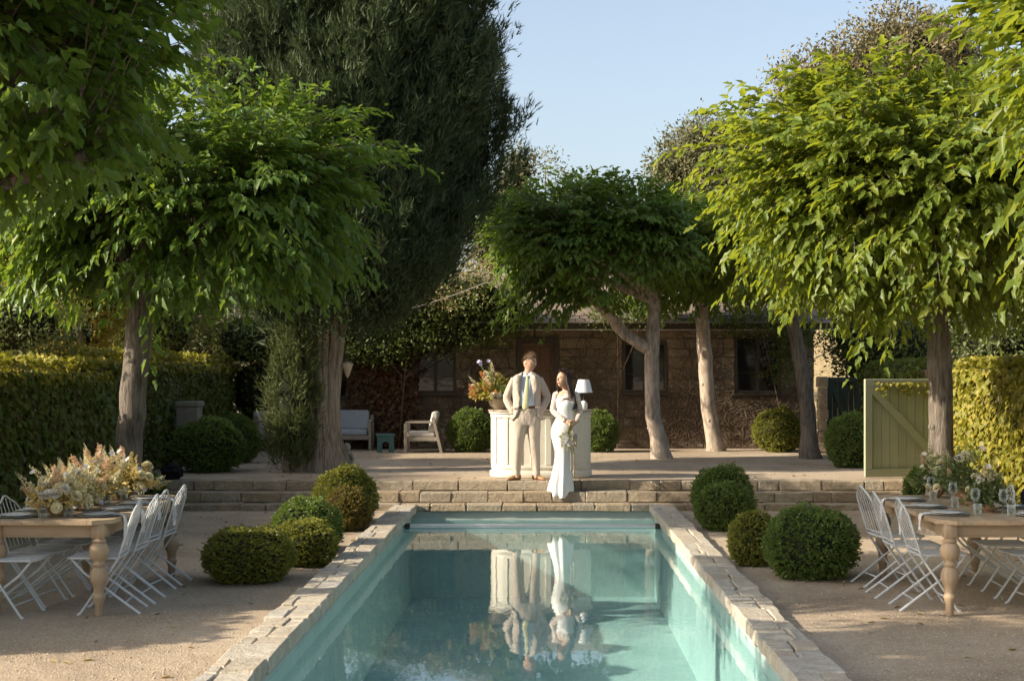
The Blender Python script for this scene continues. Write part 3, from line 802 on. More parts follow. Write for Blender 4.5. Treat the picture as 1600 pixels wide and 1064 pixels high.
# left row
c, r_ = (-4.3, 16.5, 3.9), (2.6, 1.95, 1.42)
tb = (-4.98, 17.0, 0)
tt_ = (-4.82, 17.0, 2.75)
mulberry('broad dark mulberry behind the left table, trunk beside its flowers', tb, [(-5.02, 17, -.05, .20), (-5.0, 17, .7, .165), (-4.93, 17, 1.7, .155), (*tt_, .15)],
         limbset(tt_, spread(c, r_, 8, 1), .10, seed=1), c, r_, 1000, .158, 101, M['leaf'], M['bark'], 280, -.85,
         sprays=[at(605, 330, 17), at(560, 400, 16.6), at(250, 520, 16.2), at(300, 505, 16.4), at(130, 500, 16.5), at(40, 470, 16.3), at(600, 290, 16.5), at(235, 590, 16.3)])
c, r_ = (-4.55, 10.9, 4.75), (2.05, 2.1, 1.6)
mulberry('nearest mulberry overhanging the top left corner', (-5.15, 11, 0), [(-5.15, 11, -.05, .2), (-5.1, 11, 1.5, .16), (-4.95, 11, 3.0, .15)],
         limbset((-4.95, 11, 3.0), spread(c, r_, 8, 2) + [at(135, 240, 10.6)], .09, seed=2), c, r_, 760, .165, 102, M['leaf'], M['bark'], 280, -.85)
# the next tree of the row stands beside the camera, out of the picture, and shades the right-hand tables
c, r_ = (-5.3, 6.9, 4.75), (2.0, 2.1, 1.6)
mulberry('mulberry of the left row beside the camera, outside the picture', (-5.4, 6.9, 0), [(-5.4, 6.9, -.05, .2), (-5.35, 6.9, 1.5, .16), (-5.3, 6.9, 3.0, .15)],
         limbset((-5.3, 6.9, 3.0), spread(c, r_, 7, 9), .09, seed=9), c, r_, 320, .20, 108, M['leaf'], M['bark'], 0, -.85, tpl=MULB_S)
# right row
c, r_ = (4.7, 16.9, 4.0), (2.8, 2.35, 1.58)
tb = onz(1467, 833, 0)
tt_ = at(1462, 470, 17)
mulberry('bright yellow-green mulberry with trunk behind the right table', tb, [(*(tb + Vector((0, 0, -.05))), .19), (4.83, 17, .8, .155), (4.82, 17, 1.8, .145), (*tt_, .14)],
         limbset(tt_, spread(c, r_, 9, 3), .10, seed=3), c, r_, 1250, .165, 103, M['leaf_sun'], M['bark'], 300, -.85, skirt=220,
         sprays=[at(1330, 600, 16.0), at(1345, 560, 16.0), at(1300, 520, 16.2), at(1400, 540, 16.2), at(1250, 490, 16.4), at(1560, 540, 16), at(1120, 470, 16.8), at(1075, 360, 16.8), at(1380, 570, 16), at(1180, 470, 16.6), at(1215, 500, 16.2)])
c, r_ = (5.15, 11.0, 4.35), (1.85, 2.0, 1.8)
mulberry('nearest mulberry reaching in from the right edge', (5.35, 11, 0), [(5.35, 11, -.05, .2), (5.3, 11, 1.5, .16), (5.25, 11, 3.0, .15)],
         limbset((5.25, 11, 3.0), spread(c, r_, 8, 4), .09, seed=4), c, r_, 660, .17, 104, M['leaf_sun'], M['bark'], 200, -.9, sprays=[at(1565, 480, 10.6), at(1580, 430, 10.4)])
# terrace trees
b = onz(1030, 716, TZ); Y = b.y
c, r_ = (1.0, Y - .2, 4.3), (2.15, 1.9, 1.14)
fork = at(1018, 560, Y); top = at(1022, 470, Y)
mulberry('pale-trunked mulberry with a bent limb to the left, right of the couple', b, [(*(b + Vector((.05, 0, -.05))), .165), (*at(1021, 650, Y), .142), (*fork, .135), (*top, .115)],
         [[(*at(1014, 545, Y), .12), (*at(985, 528, Y), .11), (*at(968, 512, Y), .105), (*at(950, 490, Y - .3), .09), (*at(925, 470, Y - .5), .06), (*at(890, 420, Y - .6), .04)]] + limbset(top, spread(c, r_, 7, 5), .09, seed=5),
         c, r_, 1050, .148, 105, M['leaf'], M['bark_pale'], 240, -.85, pn=2.7, sprays=[at(765, 470, Y - .8), at(790, 520, Y - .8), at(780, 430, Y - .8), at(845, 535, Y - .9), at(820, 500, Y - .9), at(800, 400, Y - .6), at(870, 510, Y - .8), at(770, 400, Y - .4), at(790, 300, Y - .4), at(850, 262, Y), at(880, 480, Y - .8), at(840, 470, Y - .8)] + [at(770 + 9 * (k % 14), 440 + (k * 37) % 75, Y - .7 - .05 * (k % 5)) for k in range(40)])
b = onz(1115, 704, TZ); Y = b.y
c, r_ = (3.1, Y - .3, 4.2), (1.9, 1.5, 1.2)
top = at(1097, 480, Y)
mulberry('slim pale-trunked mulberry nearest the house wall', b, [(*(b + Vector((.05, 0, -.05))), .17), (*at(1107, 640, Y), .155), (*at(1101, 560, Y), .15), (*top, .14)],
         limbset(top, spread(c, r_, 6, 6), .09, seed=6), c, r_, 520, .158, 106, M['leaf'], M['bark_pale'], 120, -.85, tpl=MULB_S)
b = onz(1262, 716, TZ); Y = b.y
c, r_ = (4.75, Y - .6, 4.2), (2.0, 1.7, 1.2)
top = at(1225, 450, Y)
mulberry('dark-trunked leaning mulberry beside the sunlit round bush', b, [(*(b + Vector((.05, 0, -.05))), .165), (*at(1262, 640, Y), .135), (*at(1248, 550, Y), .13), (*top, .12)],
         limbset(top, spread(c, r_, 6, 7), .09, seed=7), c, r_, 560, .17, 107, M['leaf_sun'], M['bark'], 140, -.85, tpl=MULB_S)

# cypress
def conifer_foliage(rng, axis, prof, z0, z1, nplume, per, plen, tsize, flat=.85):
    zz = z0 + (z1 - z0) * rng.random(nplume); P, D, N = [], [], []
    zs, rs = np.array([p[0] for p in prof]), np.array([p[1] for p in prof])
    th = np.where(rng.random(nplume) < .8, np.pi + np.pi * (rng.random(nplume) * 1.2 - .1), rng.random(nplume) * np.pi)   # most on the side that faces the pool
    for z, a in zip(zz, th):
        lump = 1 + .09 * math.sin(3 * a + z * 1.3) + .07 * math.sin(7 * a - z * 2.1)
        Rr = np.interp(z, zs, rs) * lump; q = Rr * (.95 + rng.normal() * .065)
        o = np.array([math.cos(a), math.sin(a) * flat, 0])
        base = np.array([axis(z)[0], axis(z)[1], z]) + o * q
        ax = nrm(o * rng.uniform(.15, .55) + np.array([0, 0, rng.uniform(.7, 1.1)]) + rng.normal(size=3) * .12)
        L = plen * rng.uniform(.5, 1.6); t = rng.random((per, 1))
        spread_ = rng.normal(size=(per, 3)) * (L * .20) * (1 - .6 * t)
        P.append(base + ax * (t - .5) * L + spread_); D.append(ax * .8 + spread_ / L * 1.6 + rng.normal(size=(per, 3)) * .3)
        N.append(o + rng.normal(size=(per, 3)) * .7)
    P, D, N = np.vstack(P), np.vstack(D), np.vstack(N)
    return P, frames(D, N), tsize * rng.uniform(.6, 1.25, len(P))
cb = onz(500, 735, TZ)
cyp = thing('cypress_tree', 'huge dark cypress with fluted many-stemmed trunk on the terrace', 'tree', cb)
rng = np.random.default_rng(50)
prof = [(2.8, .9), (3.2, 1.45), (3.6, 1.9), (4.3, 2.15), (6.0, 2.35), (7.0, 2.3), (8.0, 2.15), (10, 1.7), (12, 1.0), (13.5, .2)]
axis = lambda z: (cb.x + .1 + min(1, (z - 2.6) / 2) * .35, cb.y)
P, Mx, sc = conifer_foliage(rng, axis, prof, 2.75, 13.3, 3250, 42, .46, .155)
o = leafmass('crown', SPRAY, P, Mx, sc, M['cyp'], cyp, cb); o['kind'] = 'stuff'
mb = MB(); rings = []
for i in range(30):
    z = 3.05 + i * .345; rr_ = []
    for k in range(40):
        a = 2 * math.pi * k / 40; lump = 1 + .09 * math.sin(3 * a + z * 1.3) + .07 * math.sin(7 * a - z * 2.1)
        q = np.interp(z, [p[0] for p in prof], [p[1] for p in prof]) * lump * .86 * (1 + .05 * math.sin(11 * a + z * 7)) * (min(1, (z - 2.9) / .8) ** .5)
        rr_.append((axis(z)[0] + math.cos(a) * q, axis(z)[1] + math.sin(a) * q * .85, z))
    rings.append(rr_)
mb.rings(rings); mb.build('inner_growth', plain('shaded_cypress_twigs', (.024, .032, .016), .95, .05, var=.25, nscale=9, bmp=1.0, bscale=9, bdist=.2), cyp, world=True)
rr = random.Random(3)
stems = [(-.42, -.05, -.75, .085), (-.22, -.22, -.30, .10), (-.10, -.26, -.12, .09), (.02, -.28, .05, .11), (.12, -.27, .18, .10), (.21, -.22, .36, .11), (.28, -.14, .58, .10), (-.3, .1, -.5, .1), (.0, .15, .1, .13), (.25, .12, .5, .1), (-.16, -.14, -.22, .12), (.08, -.1, .1, .13)]
for bx, by, tx, rad in stems:
    pts = []; k = 9
    for i in range(k):
        s = i / (k - 1); w = 1 - (1 - s) ** 1.3
        pts.append(Vector((cb.x + bx * (1 - .55 * s * (1 - s) * 2) + (tx - bx) * s ** 1.8 + rr.gauss(0, .012), cb.y + by * (1 - .3 * s), TZ - .05 + s * 3.3)))
    MB().tube(pts, [.82 * rad * (1.75 - 2.6 * min(i / (k - 1), .28) - .25 * i / (k - 1)) * rr.uniform(.93, 1.07) for i in range(k)], 9).build('stem', M['bark_cyp'], cyp, world=True)
# lobed foot of the trunk
ringsb = []
for i, (z, rad) in enumerate([(-.06, .50), (.05, .44), (.2, .37), (.5, .29), (.8, .22), (1.1, .1)]):
    ringsb.append([(cb.x + math.cos(a) * rad * (1 + .16 * math.sin(5 * a + 1) + .09 * math.sin(11 * a)), cb.y + math.sin(a) * rad * .85 * (1 + .14 * math.sin(5 * a + 1)), TZ + z) for a in [2 * math.pi * k / 44 for k in range(44)]])
MB().rings(ringsb).build('trunk_foot', M['bark_cyp'], cyp, world=True)
sb = at(446, 735, cb.y - .40); sb.z = TZ
ys = thing('young_cypress', 'narrow upright young cypress shoot against the big cypress trunk', 'tree', sb)
prof2 = [(TZ + .15, .25), (.9, .36), (1.4, .37), (1.9, .30), (2.4, .22), (2.9, .12), (3.2, .03)]
P, Mx, sc = conifer_foliage(rng, lambda z: (sb.x + .08 + .04 * (z - TZ), sb.y), prof2, TZ + .2, 3.15, 190, 40, .36, .11, .9)
o = leafmass('crown', SPRAY, P, Mx, sc, leafmat('young_cypress_foliage', [(.055, .080, .028), (.085, .110, .038), (.135, .145, .055)], (.14, .17, .04), .6, .2, .2), ys, sb); o['kind'] = 'stuff'
MB().tube([sb + Vector((0, 0, -.03)), sb + Vector((.05, 0, 1.2)), sb + Vector((.12, 0, 2.7))], [.05, .035, .01], 7).build('trunk', M['bark_cyp'], ys, world=True)
MB().lathe([(.02, .2), (.22, .5), (.27, 1.0), (.18, 1.7), (.05, 2.5)], (sb.x + .12, sb.y, TZ), 10).build('inner_growth', M['dark_core'], ys, world=True)

# looser trees and shrubs of small leaves
def leafy(name, label, cat, base, blobs, n, size, mat, seed, trunk=True, per=9, tpl=OVAL, group=None, bark=None, core=True):
    """blobs: (centre, radii) world; leaves sit in small clumps spread through each blob's outer part"""
    t = thing(name, label, cat, base, group=group); rng = np.random.default_rng(seed)
    P, D, N = [], [], []; tot = sum(np.prod(np.array(b[1])) ** (2 / 3) for b in blobs)
    for c, ra in blobs:
        c, ra = np.array(c), np.array(ra); k = int(n / per * np.prod(ra) ** (2 / 3) / tot) + 1
        d = rdir(rng, k); q = (1 - np.abs(rng.normal(size=(k, 1))) * .20).clip(.2, 1.1)
        lump = 1 + .10 * np.sin(d[:, :1] * 6 + d[:, 2:] * 4 + seed) + .08 * np.sin(d[:, 1:2] * 11)
        cl = c + ra * d * q * lump
        for j in range(per):
            dd = d * .6 + rng.normal(size=(k, 3)) * .7 + np.array([0, 0, .25])
            P.append(cl + rng.normal(size=(k, 3)) * size * 1.4); D.append(dd); N.append(d + rng.normal(size=(k, 3)) * .6 + np.array([0, 0, .4]))
    P, D, N = np.vstack(P), np.vstack(D), np.vstack(N)
    o = leafmass('crown' if trunk else 'foliage', tpl, P, frames(D, N), size * rng.uniform(.6, 1.3, len(P)), mat, t, base); o['kind'] = 'stuff'
    bark = bark or M['bark']
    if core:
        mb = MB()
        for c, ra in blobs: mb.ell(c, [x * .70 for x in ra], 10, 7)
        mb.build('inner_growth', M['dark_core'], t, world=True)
    c0 = Vector(blobs[0][0])
    r0 = .016 if cat == 'vine' else max(.03, min(.3, blobs[0][1][0] * .09)); mb = MB()
    b = Vector(base)
    mb.tube([b + Vector((0, 0, -.05)), b.lerp(c0, .5) + Vector((r0, 0, 0)), c0], [r0, r0 * .8, r0 * .4], 8)
    for c, ra in blobs[1:]: mb.tube([b.lerp(c0, .5), (b.lerp(c0, .5) + Vector(c)) / 2 + Vector((0, 0, -.1)), Vector(c)], [r0 * .6, r0 * .5, r0 * .25], 6)
    mb.build('trunk' if trunk else 'stems', bark, t, world=True)
    return t
def blob(px, py, Y, rpx, rpy, ry=None):
    s = Y / F; return (tuple(at(px, py, Y)), (rpx * s, ry if ry else rpx * s, rpy * s))
def hillz(x, y):
    rise = max(0, (x - 2) / 14) if x < 16 else 1 + (x - 16) / 60
    d = 1 - math.exp(-(max(y, 40) - 40) / 18); return TZ - .4 + rise * 8.5 * d
bx = at(1390, 0, 52).x
leafy('oak_tree', 'large brownish oak on the hill behind the right trees', 'tree', (bx, 52, hillz(bx, 52)), [blob(1400, 105, 52, 105, 90), blob(1280, 150, 52, 75, 70), blob(1470, 95, 53, 75, 75), blob(1350, 220, 51, 130, 90)], 34000, .17, M['oak_b'], 61)
bx = at(1110, 0, 52).x
leafy('oak_tree', 'smaller grey-green oak beyond the terrace trees, against the sky', 'tree', (bx, 52, hillz(bx, 52)), [blob(1110, 240, 52, 70, 58), blob(1055, 265, 52, 45, 40), blob(1155, 235, 52, 48, 48), blob(1110, 310, 52, 90, 60)], 22000, .15, M['oak'], 62)
leafy('small_tree', 'small dark tree peeping out right of the cypress', 'tree', (at(812, 0, 44).x, 44, hillz(-.7, 44)), [blob(812, 265, 44, 24, 34), blob(795, 300, 44, 30, 40), blob(772, 380, 44, 45, 60)], 6000, .13, M['oak'], 63)
leafy('small_tree', 'thin pale tree top above the mulberry right of the couple', 'tree', (at(855, 0, 48).x, 48, hillz(.2, 48)), [blob(852, 262, 48, 24, 26), blob(880, 290, 48, 22, 24)], 500, .12, M['oak'], 64, core=False)
# behind the left wall
L = [('broad dark tree filling the gap left of the house', 330, 430, 36, 170, 150, 'oak'), ('yellowing shrub above the left wall, left of the trunk', 150, 440, 23, 95, 70, 'shrub_y'), ('grey-green twiggy shrub above the far left of the wall', 60, 505, 20, 110, 62, 'shrub'),
     ('yellow and red shrub above the wall right of the trunk', 285, 470, 24, 60, 60, 'shrub_y'), ('tall dark tree between the left wall and the cypress', 395, 490, 28, 75, 110, 'vine'),
     ('golden leafy tree behind the left mulberry crown', 20, 390, 27, 90, 75, 'shrub_y'), ('dark leafy tree behind the left mulberry trunk', 240, 400, 31, 150, 90, 'oak'),
     ('ivy-covered bush at the end of the left wall', 352, 500, 27.2, 50, 55, 'vine')]
for k, (lab, px, py, Y, rx, ry, m) in enumerate(L):
    bb = blob(px, py, Y, rx, ry); x = min(bb[0][0], -7.6); bb = ((x, Y, bb[0][2]), bb[1])
    b2 = ((x - .5, Y + .4, bb[0][2] - .9), (bb[1][0] * .9, bb[1][1] * .9, bb[1][2]))
    leafy('shrub' if k in (1, 2, 3) else 'garden_tree', lab, 'shrub' if k in (1, 2, 3) else 'tree', (x, Y, TZ), [bb, b2], 9000, .075 if k not in (0, 6) else .13, M[m], 70 + k, trunk=k not in (1, 2, 3), group='growth behind the left wall')
# behind the right wall
L = [('dark glossy shrub above the sunlit right wall', 1560, 520, 23, 95, 75, 'shrub'), ('dark shrub behind the green gate', 1400, 545, 30, 90, 60, 'vine'),
     ('dark leafy tree behind the right mulberry trunk', 1500, 440, 33, 150, 80, 'oak'), ('drooping dark tree at the right end of the house', 1290, 510, 31, 60, 70, 'vine')]
for k, (lab, px, py, Y, rx, ry, m) in enumerate(L):
    bb = blob(px, py, Y, rx, ry); x = max(bb[0][0], 7.0); bb = ((x, Y, bb[0][2]), bb[1])
    b2 = ((x + .4, Y + .4, bb[0][2] - .8), bb[1])
    leafy('shrub' if k < 2 else 'garden_tree', lab, 'shrub' if k < 2 else 'tree', (x, Y, TZ), [bb, b2], 9000, .085, M[m], 80 + k, trunk=k >= 2, group='growth behind the right wall')
# vines on the house
leafy('climbing_vine', 'thick leafy vine covering the left roof and eaves of the house', 'vine', (-3.0, HY - .15, TZ), [blob(640, 480, 29.0, 90, 50, .7), blob(735, 470, 29.0, 75, 45, .7), blob(560, 500, 29.2, 70, 55, .7), blob(700, 525, 29.1, 90, 22, .5), blob(600, 540, 29.2, 70, 25, .45), blob(790, 490, 29.1, 45, 35, .5)], 15000, .085, M['vine'], 90, trunk=False, bark=M['tendril'])
leafy('vine_blossom', 'dry cream and rust seed clusters on top of the roof vine', 'vine', (-1.9, HY - .3, 3.0), [blob(745, 440, 28.6, 45, 34, .4), blob(690, 465, 28.5, 45, 25, .4), blob(620, 470, 28.5, 40, 25, .4)], 1500, .06, M['vinedry'], 91, trunk=False, bark=M['tendril'], core=False)
leafy('climbing_vine', 'straggling vine hanging over the eave by the right window', 'vine', (5.2, HY - .1, TZ), [blob(1185, 500, 29.0, 55, 26, .4), blob(1228, 570, 29.2, 22, 35, .25), blob(1240, 520, 29.1, 35, 30, .3)], 3200, .075, M['vine'], 92, trunk=False, bark=M['tendril'], core=False)
leafy('climbing_vine', 'leafy vine sprouting on the eave behind the bent limb', 'vine', (1.6, HY - .1, TZ), [blob(965, 490, 29.0, 50, 22, .4), blob(1010, 478, 29.0, 40, 22, .4)], 2200, .075, M['vine'], 93, trunk=False, bark=M['tendril'], core=False)
leafy('climbing_vine', 'dark vine curtain hiding the left end of the house', 'vine', (-5.9, HY - .1, TZ), [blob(385, 530, 29.0, 60, 50, .6), blob(400, 610, 29.2, 55, 60, .4), blob(460, 560, 29.2, 60, 60, .4), blob(395, 670, 29.2, 45, 45, .35)], 7000, .085, M['vine'], 96, trunk=False, bark=M['tendril'])
rc = thing('red_creeper', 'red autumn creeper on the house wall left of the window', 'vine', (hx(600), HY, TZ)); rng = np.random.default_rng(94)
n = 2600; u = np.clip(rng.normal(.5, .26, n), 0, 1); v = rng.random(n) ** .8
P = np.stack([hx(545) + u * (hx(652) - hx(545)), HY - .06 - rng.random(n) * .12, TZ + .05 + v * 2.2], 1)
D = np.array([0, -.25, -1.]) + rng.normal(size=(n, 3)) * .4; N = np.array([0, -1., .3]) + rng.normal(size=(n, 3)) * .4
o = leafmass('leaves', IVY, P, frames(D, N), .085 * rng.uniform(.6, 1.3, n), M['redleaf'], rc, rc.location); o['kind'] = 'stuff'
mb = MB()
for k in range(9):
    x = hx(600) + (k - 4) * .05; mb.tube([(x, HY - .05, TZ), (x + (k - 4) * .05, HY - .06, 1.2), (x + (k - 4) * .12, HY - .06, 2.5)], [.015, .01, .006], 5)
mb.build('stems', M['tendril'], rc, world=True)
gv = thing('gate_vine', 'yellow vine sprigs trailing along the top of the green gate', 'vine', gA.lerp(gB, .5)); rng = np.random.default_rng(95); n = 170
u = rng.random(n); P = np.stack([gA.x + (.12 + .86 * u) * (gB.x - gA.x), gA.y + (.12 + .86 * u) * (gB.y - gA.y) - .06 - rng.random(n) * .05, 1.80 - rng.random(n) ** 2 * .2], 1)
leafmass('leaves', IVY, P, frames(np.array([0, -.3, -1.]) + rng.normal(size=(n, 3)) * .5, np.array([0, -1., .5]) + rng.normal(size=(n, 3)) * .4), .055 * rng.uniform(.6, 1.3, n), M['ivy_y'], gv, gv.location)['kind'] = 'stuff'
MB().tube([gA + (gB - gA) * s + Vector((0, -.055, 1.80 - TZ + .015 * math.sin(s * 20))) for s in (.1, .3, .5, .7, .99)], .006, 5).build('stems', M['tendril'], gv, world=True)

# clipped box balls
def box_proto(seed, nleaf, size):
    rng = np.random.default_rng(seed)
    d = rdir(rng, nleaf)
    q = 1 + .05 * np.sin(d[:, :1] * 3.3 + seed) + .05 * np.sin(d[:, :1] * 7 + seed) + .045 * np.sin(d[:, 1:2] * 9 + d[:, 2:] * 6) + .03 * np.sin(d[:, 2:] * 17 + d[:, :1] * 13) + rng.normal(size=(nleaf, 1)) * .036
    P = d * q; D = d * .7 + rng.normal(size=(nleaf, 3)) * .55; N = d + rng.normal(size=(nleaf, 3)) * .8
    return P, frames(D, N), size * rng.uniform(.65, 1.3, nleaf)
protos = {}
def boxbush(label, px0, px1, py0, py1, zg, mat, k, squash=1.0, Y=None, group='clipped round box bushes'):
    if Y is None: Y = F * (H - zg) / (py1 - 3 - CY)
    s = Y / F; rx = (px1 - px0) / 2 * s; rz = (py1 - py0) / 2 * s; x = ((px0 + px1) / 2 - CX) * s
    Yc = Y + rx * .55
    x *= Yc / Y
    t = thing('box_bush', label, 'bush', (x, Yc, zg), k * .7, group)
    key = (mat, k % 3, rx > .38)
    if key not in protos:
        P, Mx, sc = box_proto(300 + k, 5200 if rx > .38 else 3600, .095 if rx > .38 else .115)
        o = leafmass('foliage', TUFT, P, Mx, sc, M[mat], t); protos[key] = o.data
    else: o = link('foliage', protos[key], t)
    o['kind'] = 'stuff'; sx = rx * .95 * Yc / Y; sz = rz * .95 * Yc / Y
    o.scale = (sx, sx * squash, sz); o.rotation_euler = (0, .08 * math.sin(k * 2.3), 0); o.location = (0, 0, sz * .93)
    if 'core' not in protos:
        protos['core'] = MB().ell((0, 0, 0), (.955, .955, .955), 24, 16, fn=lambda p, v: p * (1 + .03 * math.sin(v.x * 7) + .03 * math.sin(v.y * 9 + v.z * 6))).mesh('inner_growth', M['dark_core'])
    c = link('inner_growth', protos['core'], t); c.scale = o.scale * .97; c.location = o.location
    return t
boxbush('largest dark box ball left of the pool, nearest the left table', 320, 458, 826, 916, 0, 'box_y', 0)
boxbush('olive box ball nearest the pool on the left, second from the front', 427, 526, 814, 890, 0, 'box_y', 1)
boxbush('flattened box ball behind the second one on the left', 424, 530, 783, 868, 0, 'box', 2)
boxbush('small bronze-tinged box ball beside the left coping', 507, 580, 765, 834, 0, 'box_r', 3)
boxbush('tall sunlit box ball by the steps left of the pool', 489, 589, 732, 822, 0, 'box_y', 4)
boxbush('dark box ball by the steps right of the pool, rear of the pair', 1082, 1174, 728, 818, 0, 'box', 5)
boxbush('dark box ball right of the pool, front of the pair by the steps', 1087, 1177, 755, 833, 0, 'box', 6)
boxbush('small yellow-green box ball beside the right coping', 1137, 1216, 800, 888, 0, 'box_y', 7)
boxbush('largest green box ball, right of the pool beside the chairs', 1196, 1339, 795, 911, 0, 'box', 8)
boxbush('dark box ball on the terrace in front of the stone pillar', 270, 381, 655, 741, TZ, 'box', 9)
boxbush('dark box ball on the terrace, behind its neighbour by the sofa', 340, 405, 650, 726, TZ, 'box', 10)
boxbush('dark box ball by the house left of the white counter', 702, 772, 630, 700, TZ, 'box', 11, Y=28.1)
boxbush('dark box ball by the house right of the white counter', 902, 968, 634, 700, TZ, 'box', 12, Y=28.1)
boxbush('sunlit pale green box ball by the house, left of the leaning trunk', 1177, 1254, 633, 704, TZ, 'box_y', 13, Y=28.1)
boxbush('dark box ball in front of the dark green gate', 1291, 1364, 645, 734, TZ, 'box', 14)
boxbush('small box bush below the green gate, behind the right table', 1412, 1476, 722, 806, 0, 'box', 15, Y=18.9)
boxbush('low dark bush at the left end of the steps', 205, 262, 735, 800, 0, 'box', 16, Y=19.0)

# ------------------------------------------------------------------ white curved counter
cnt = thing('bar_counter', 'cream painted curved bar counter with panels behind the couple', 'counter', ((845 - CX) * 21.3 / F, 21.42, TZ))
def plan(w, d, n=48, e=2.7):
    out = []
    for k in range(n + 1):
        a = math.pi * k / n; c, s = math.cos(a), math.sin(a)
        out.append((-w * math.copysign(abs(c) ** (2 / e), c), -d * abs(s) ** (2 / e)))
    return out
def slabring(mb, w, d, z0, z1, bev=.0):
    P = plan(w, d); rings = []
    for s, z in ((bev, z0), (0, z0 + bev), (0, z1 - bev), (bev, z1)) if bev else ((0, z0), (0, z1)):
        k = (w - s) / w; rings.append([(x * k, y * k, z) for x, y in P])
    return mb.rings(rings)
slabring(MB(), .745, .45, .02, .955).build('body', M['cream'], cnt)
slabring(MB(), .775, .478, 0, .10, .012).build('plinth', M['cream'], cnt)
slabring(MB(), .765, .468, .895, .955, .006).build('top_rail', M['cream'], cnt)
slabring(MB(), .755, .459, .13, .19, .004).build('bottom_rail', M['cream'], cnt)
slabring(MB(), .785, .49, .956, .985, .005).build('cornice', M['cream'], cnt)
slabring(MB(), .80, .505, .986, 1.012, .004).build('top', M['slab'], cnt)
P = plan(.745, .45, 200); L = [0]
for a, b in zip(P, P[1:]): L.append(L[-1] + math.hypot(b[0] - a[0], b[1] - a[1]))
for k in range(10):
    target = L[-1] * (.02 + .96 * k / 9)
    i = min(range(len(L)), key=lambda q: abs(L[q] - target)); i = min(max(i, 2), len(P) - 3)
    tx, ty = P[i + 2][0] - P[i - 2][0], P[i + 2][1] - P[i - 2][1]; a = math.atan2(ty, tx)
    MB().box((P[i][0], P[i][1], .543), (.085, .026, .70), a, .004).build('stile', M['cream'], cnt, smooth=False)
# lamp on the counter
lx = at(912, 640, 21.15)
lamp = thing('table_lamp', 'small lamp with pale tapered shade on the right of the counter', 'lamp', (lx.x, 21.15, TZ + 1.012))
MB().lathe([(.045, 0), (.055, .01), (.06, .05), (.055, .10), (.03, .13), (.012, .14)], n=18).build('base', M['china'], lamp)
MB().tube([(0, 0, .13), (0, 0, .40)], .008, 8).build('stem', M['iron'], lamp)
MB().lathe([(.135, .26), (.082, .455), (.080, .453), (.132, .262)], n=28, caps=False).build('shade', M['lampshade'], lamp)

# ------------------------------------------------------------------ flowers
rngf = np.random.default_rng(77)
def fl_mesh(kind, mat):
    key = ('fl', kind, mat)
    if key in protos: return protos[key]
    if kind == 'plume':      # fluffy pointed head, built along +z
        n = 170; t = rngf.random((n, 1)); d = rdir(rngf, n); P = np.hstack([d[:, :2] * (.42 * (1 - t * .75)) * rngf.random((n, 1)) ** .4, t * 1.5]); D = d + np.array([0, 0, .9]); s = .17 * rngf.uniform(.6, 1.2, n); N = rdir(rngf, n); tp = TUFT
    elif kind == 'rose':
        P, D, N = [], [], []
        for j, (k, r, e) in enumerate(((5, .06, 1.2), (7, .14, .9), (9, .24, .55), (10, .32, .2))):
            for i in range(k):
                a = 2 * math.pi * (i + .5 * j) / k; P.append((math.cos(a) * r * .4, math.sin(a) * r * .4, .25 - .05 * j)); D.append((math.cos(a), math.sin(a), e)); N.append((-math.cos(a), -math.sin(a), 1))
        P, D, N = np.array(P, float), np.array(D, float), np.array(N, float); s = np.full(len(P), .62); tp = ([(0, 0, 0), (0, 1, .1), (.42, .5, .12), (-.42, .5, .12), (.3, .9, .14), (-.3, .9, .14)], [(0, 2, 1), (0, 1, 3), (2, 4, 1), (3, 1, 5)])
    elif kind == 'star':
        P = np.zeros((6, 3)); a = np.arange(6) * math.pi / 3; D = np.stack([np.cos(a), np.sin(a), np.full(6, .35)], 1); N = np.tile([0, 0, 1.], (6, 1)); s = np.full(6, .75); tp = ([(0, 0, 0), (0, 1, -.12), (.3, .55, .08), (-.3, .55, .08)], [(0, 2, 1), (0, 1, 3)])
    elif kind == 'puff':
        n = 130; d = rdir(rngf, n); d[:, 2] = np.abs(d[:, 2]) * 1.0 - .25; P = d * .55 + np.array([0, 0, .3]); D = d + rngf.normal(size=(n, 3)) * .5; N = d + rngf.normal(size=(n, 3)) * .4; s = .2 * rngf.uniform(.7, 1.3, n); tp = ([(0, 0, 0), (.4, .5, .1), (0, 1, 0), (-.4, .5, .1)], [(0, 1, 2), (0, 2, 3)])
    else:                    # spire of small florets
        n = 70; t = rngf.random((n, 1)); a = rngf.random((n, 1)) * 6.283; P = np.hstack([np.cos(a) * .10 * (1.15 - t), np.sin(a) * .10 * (1.15 - t), t * 2.0]); D = np.hstack([np.cos(a), np.sin(a), np.full((n, 1), .5)]); N = rdir(rngf, n); s = .26 * (1.2 - t[:, 0]); tp = TUFT
    o = leafmass('flower', tp, P, frames(D, N), s, M[mat]); me = o.data; bpy.data.objects.remove(o); protos[key] = me; return me
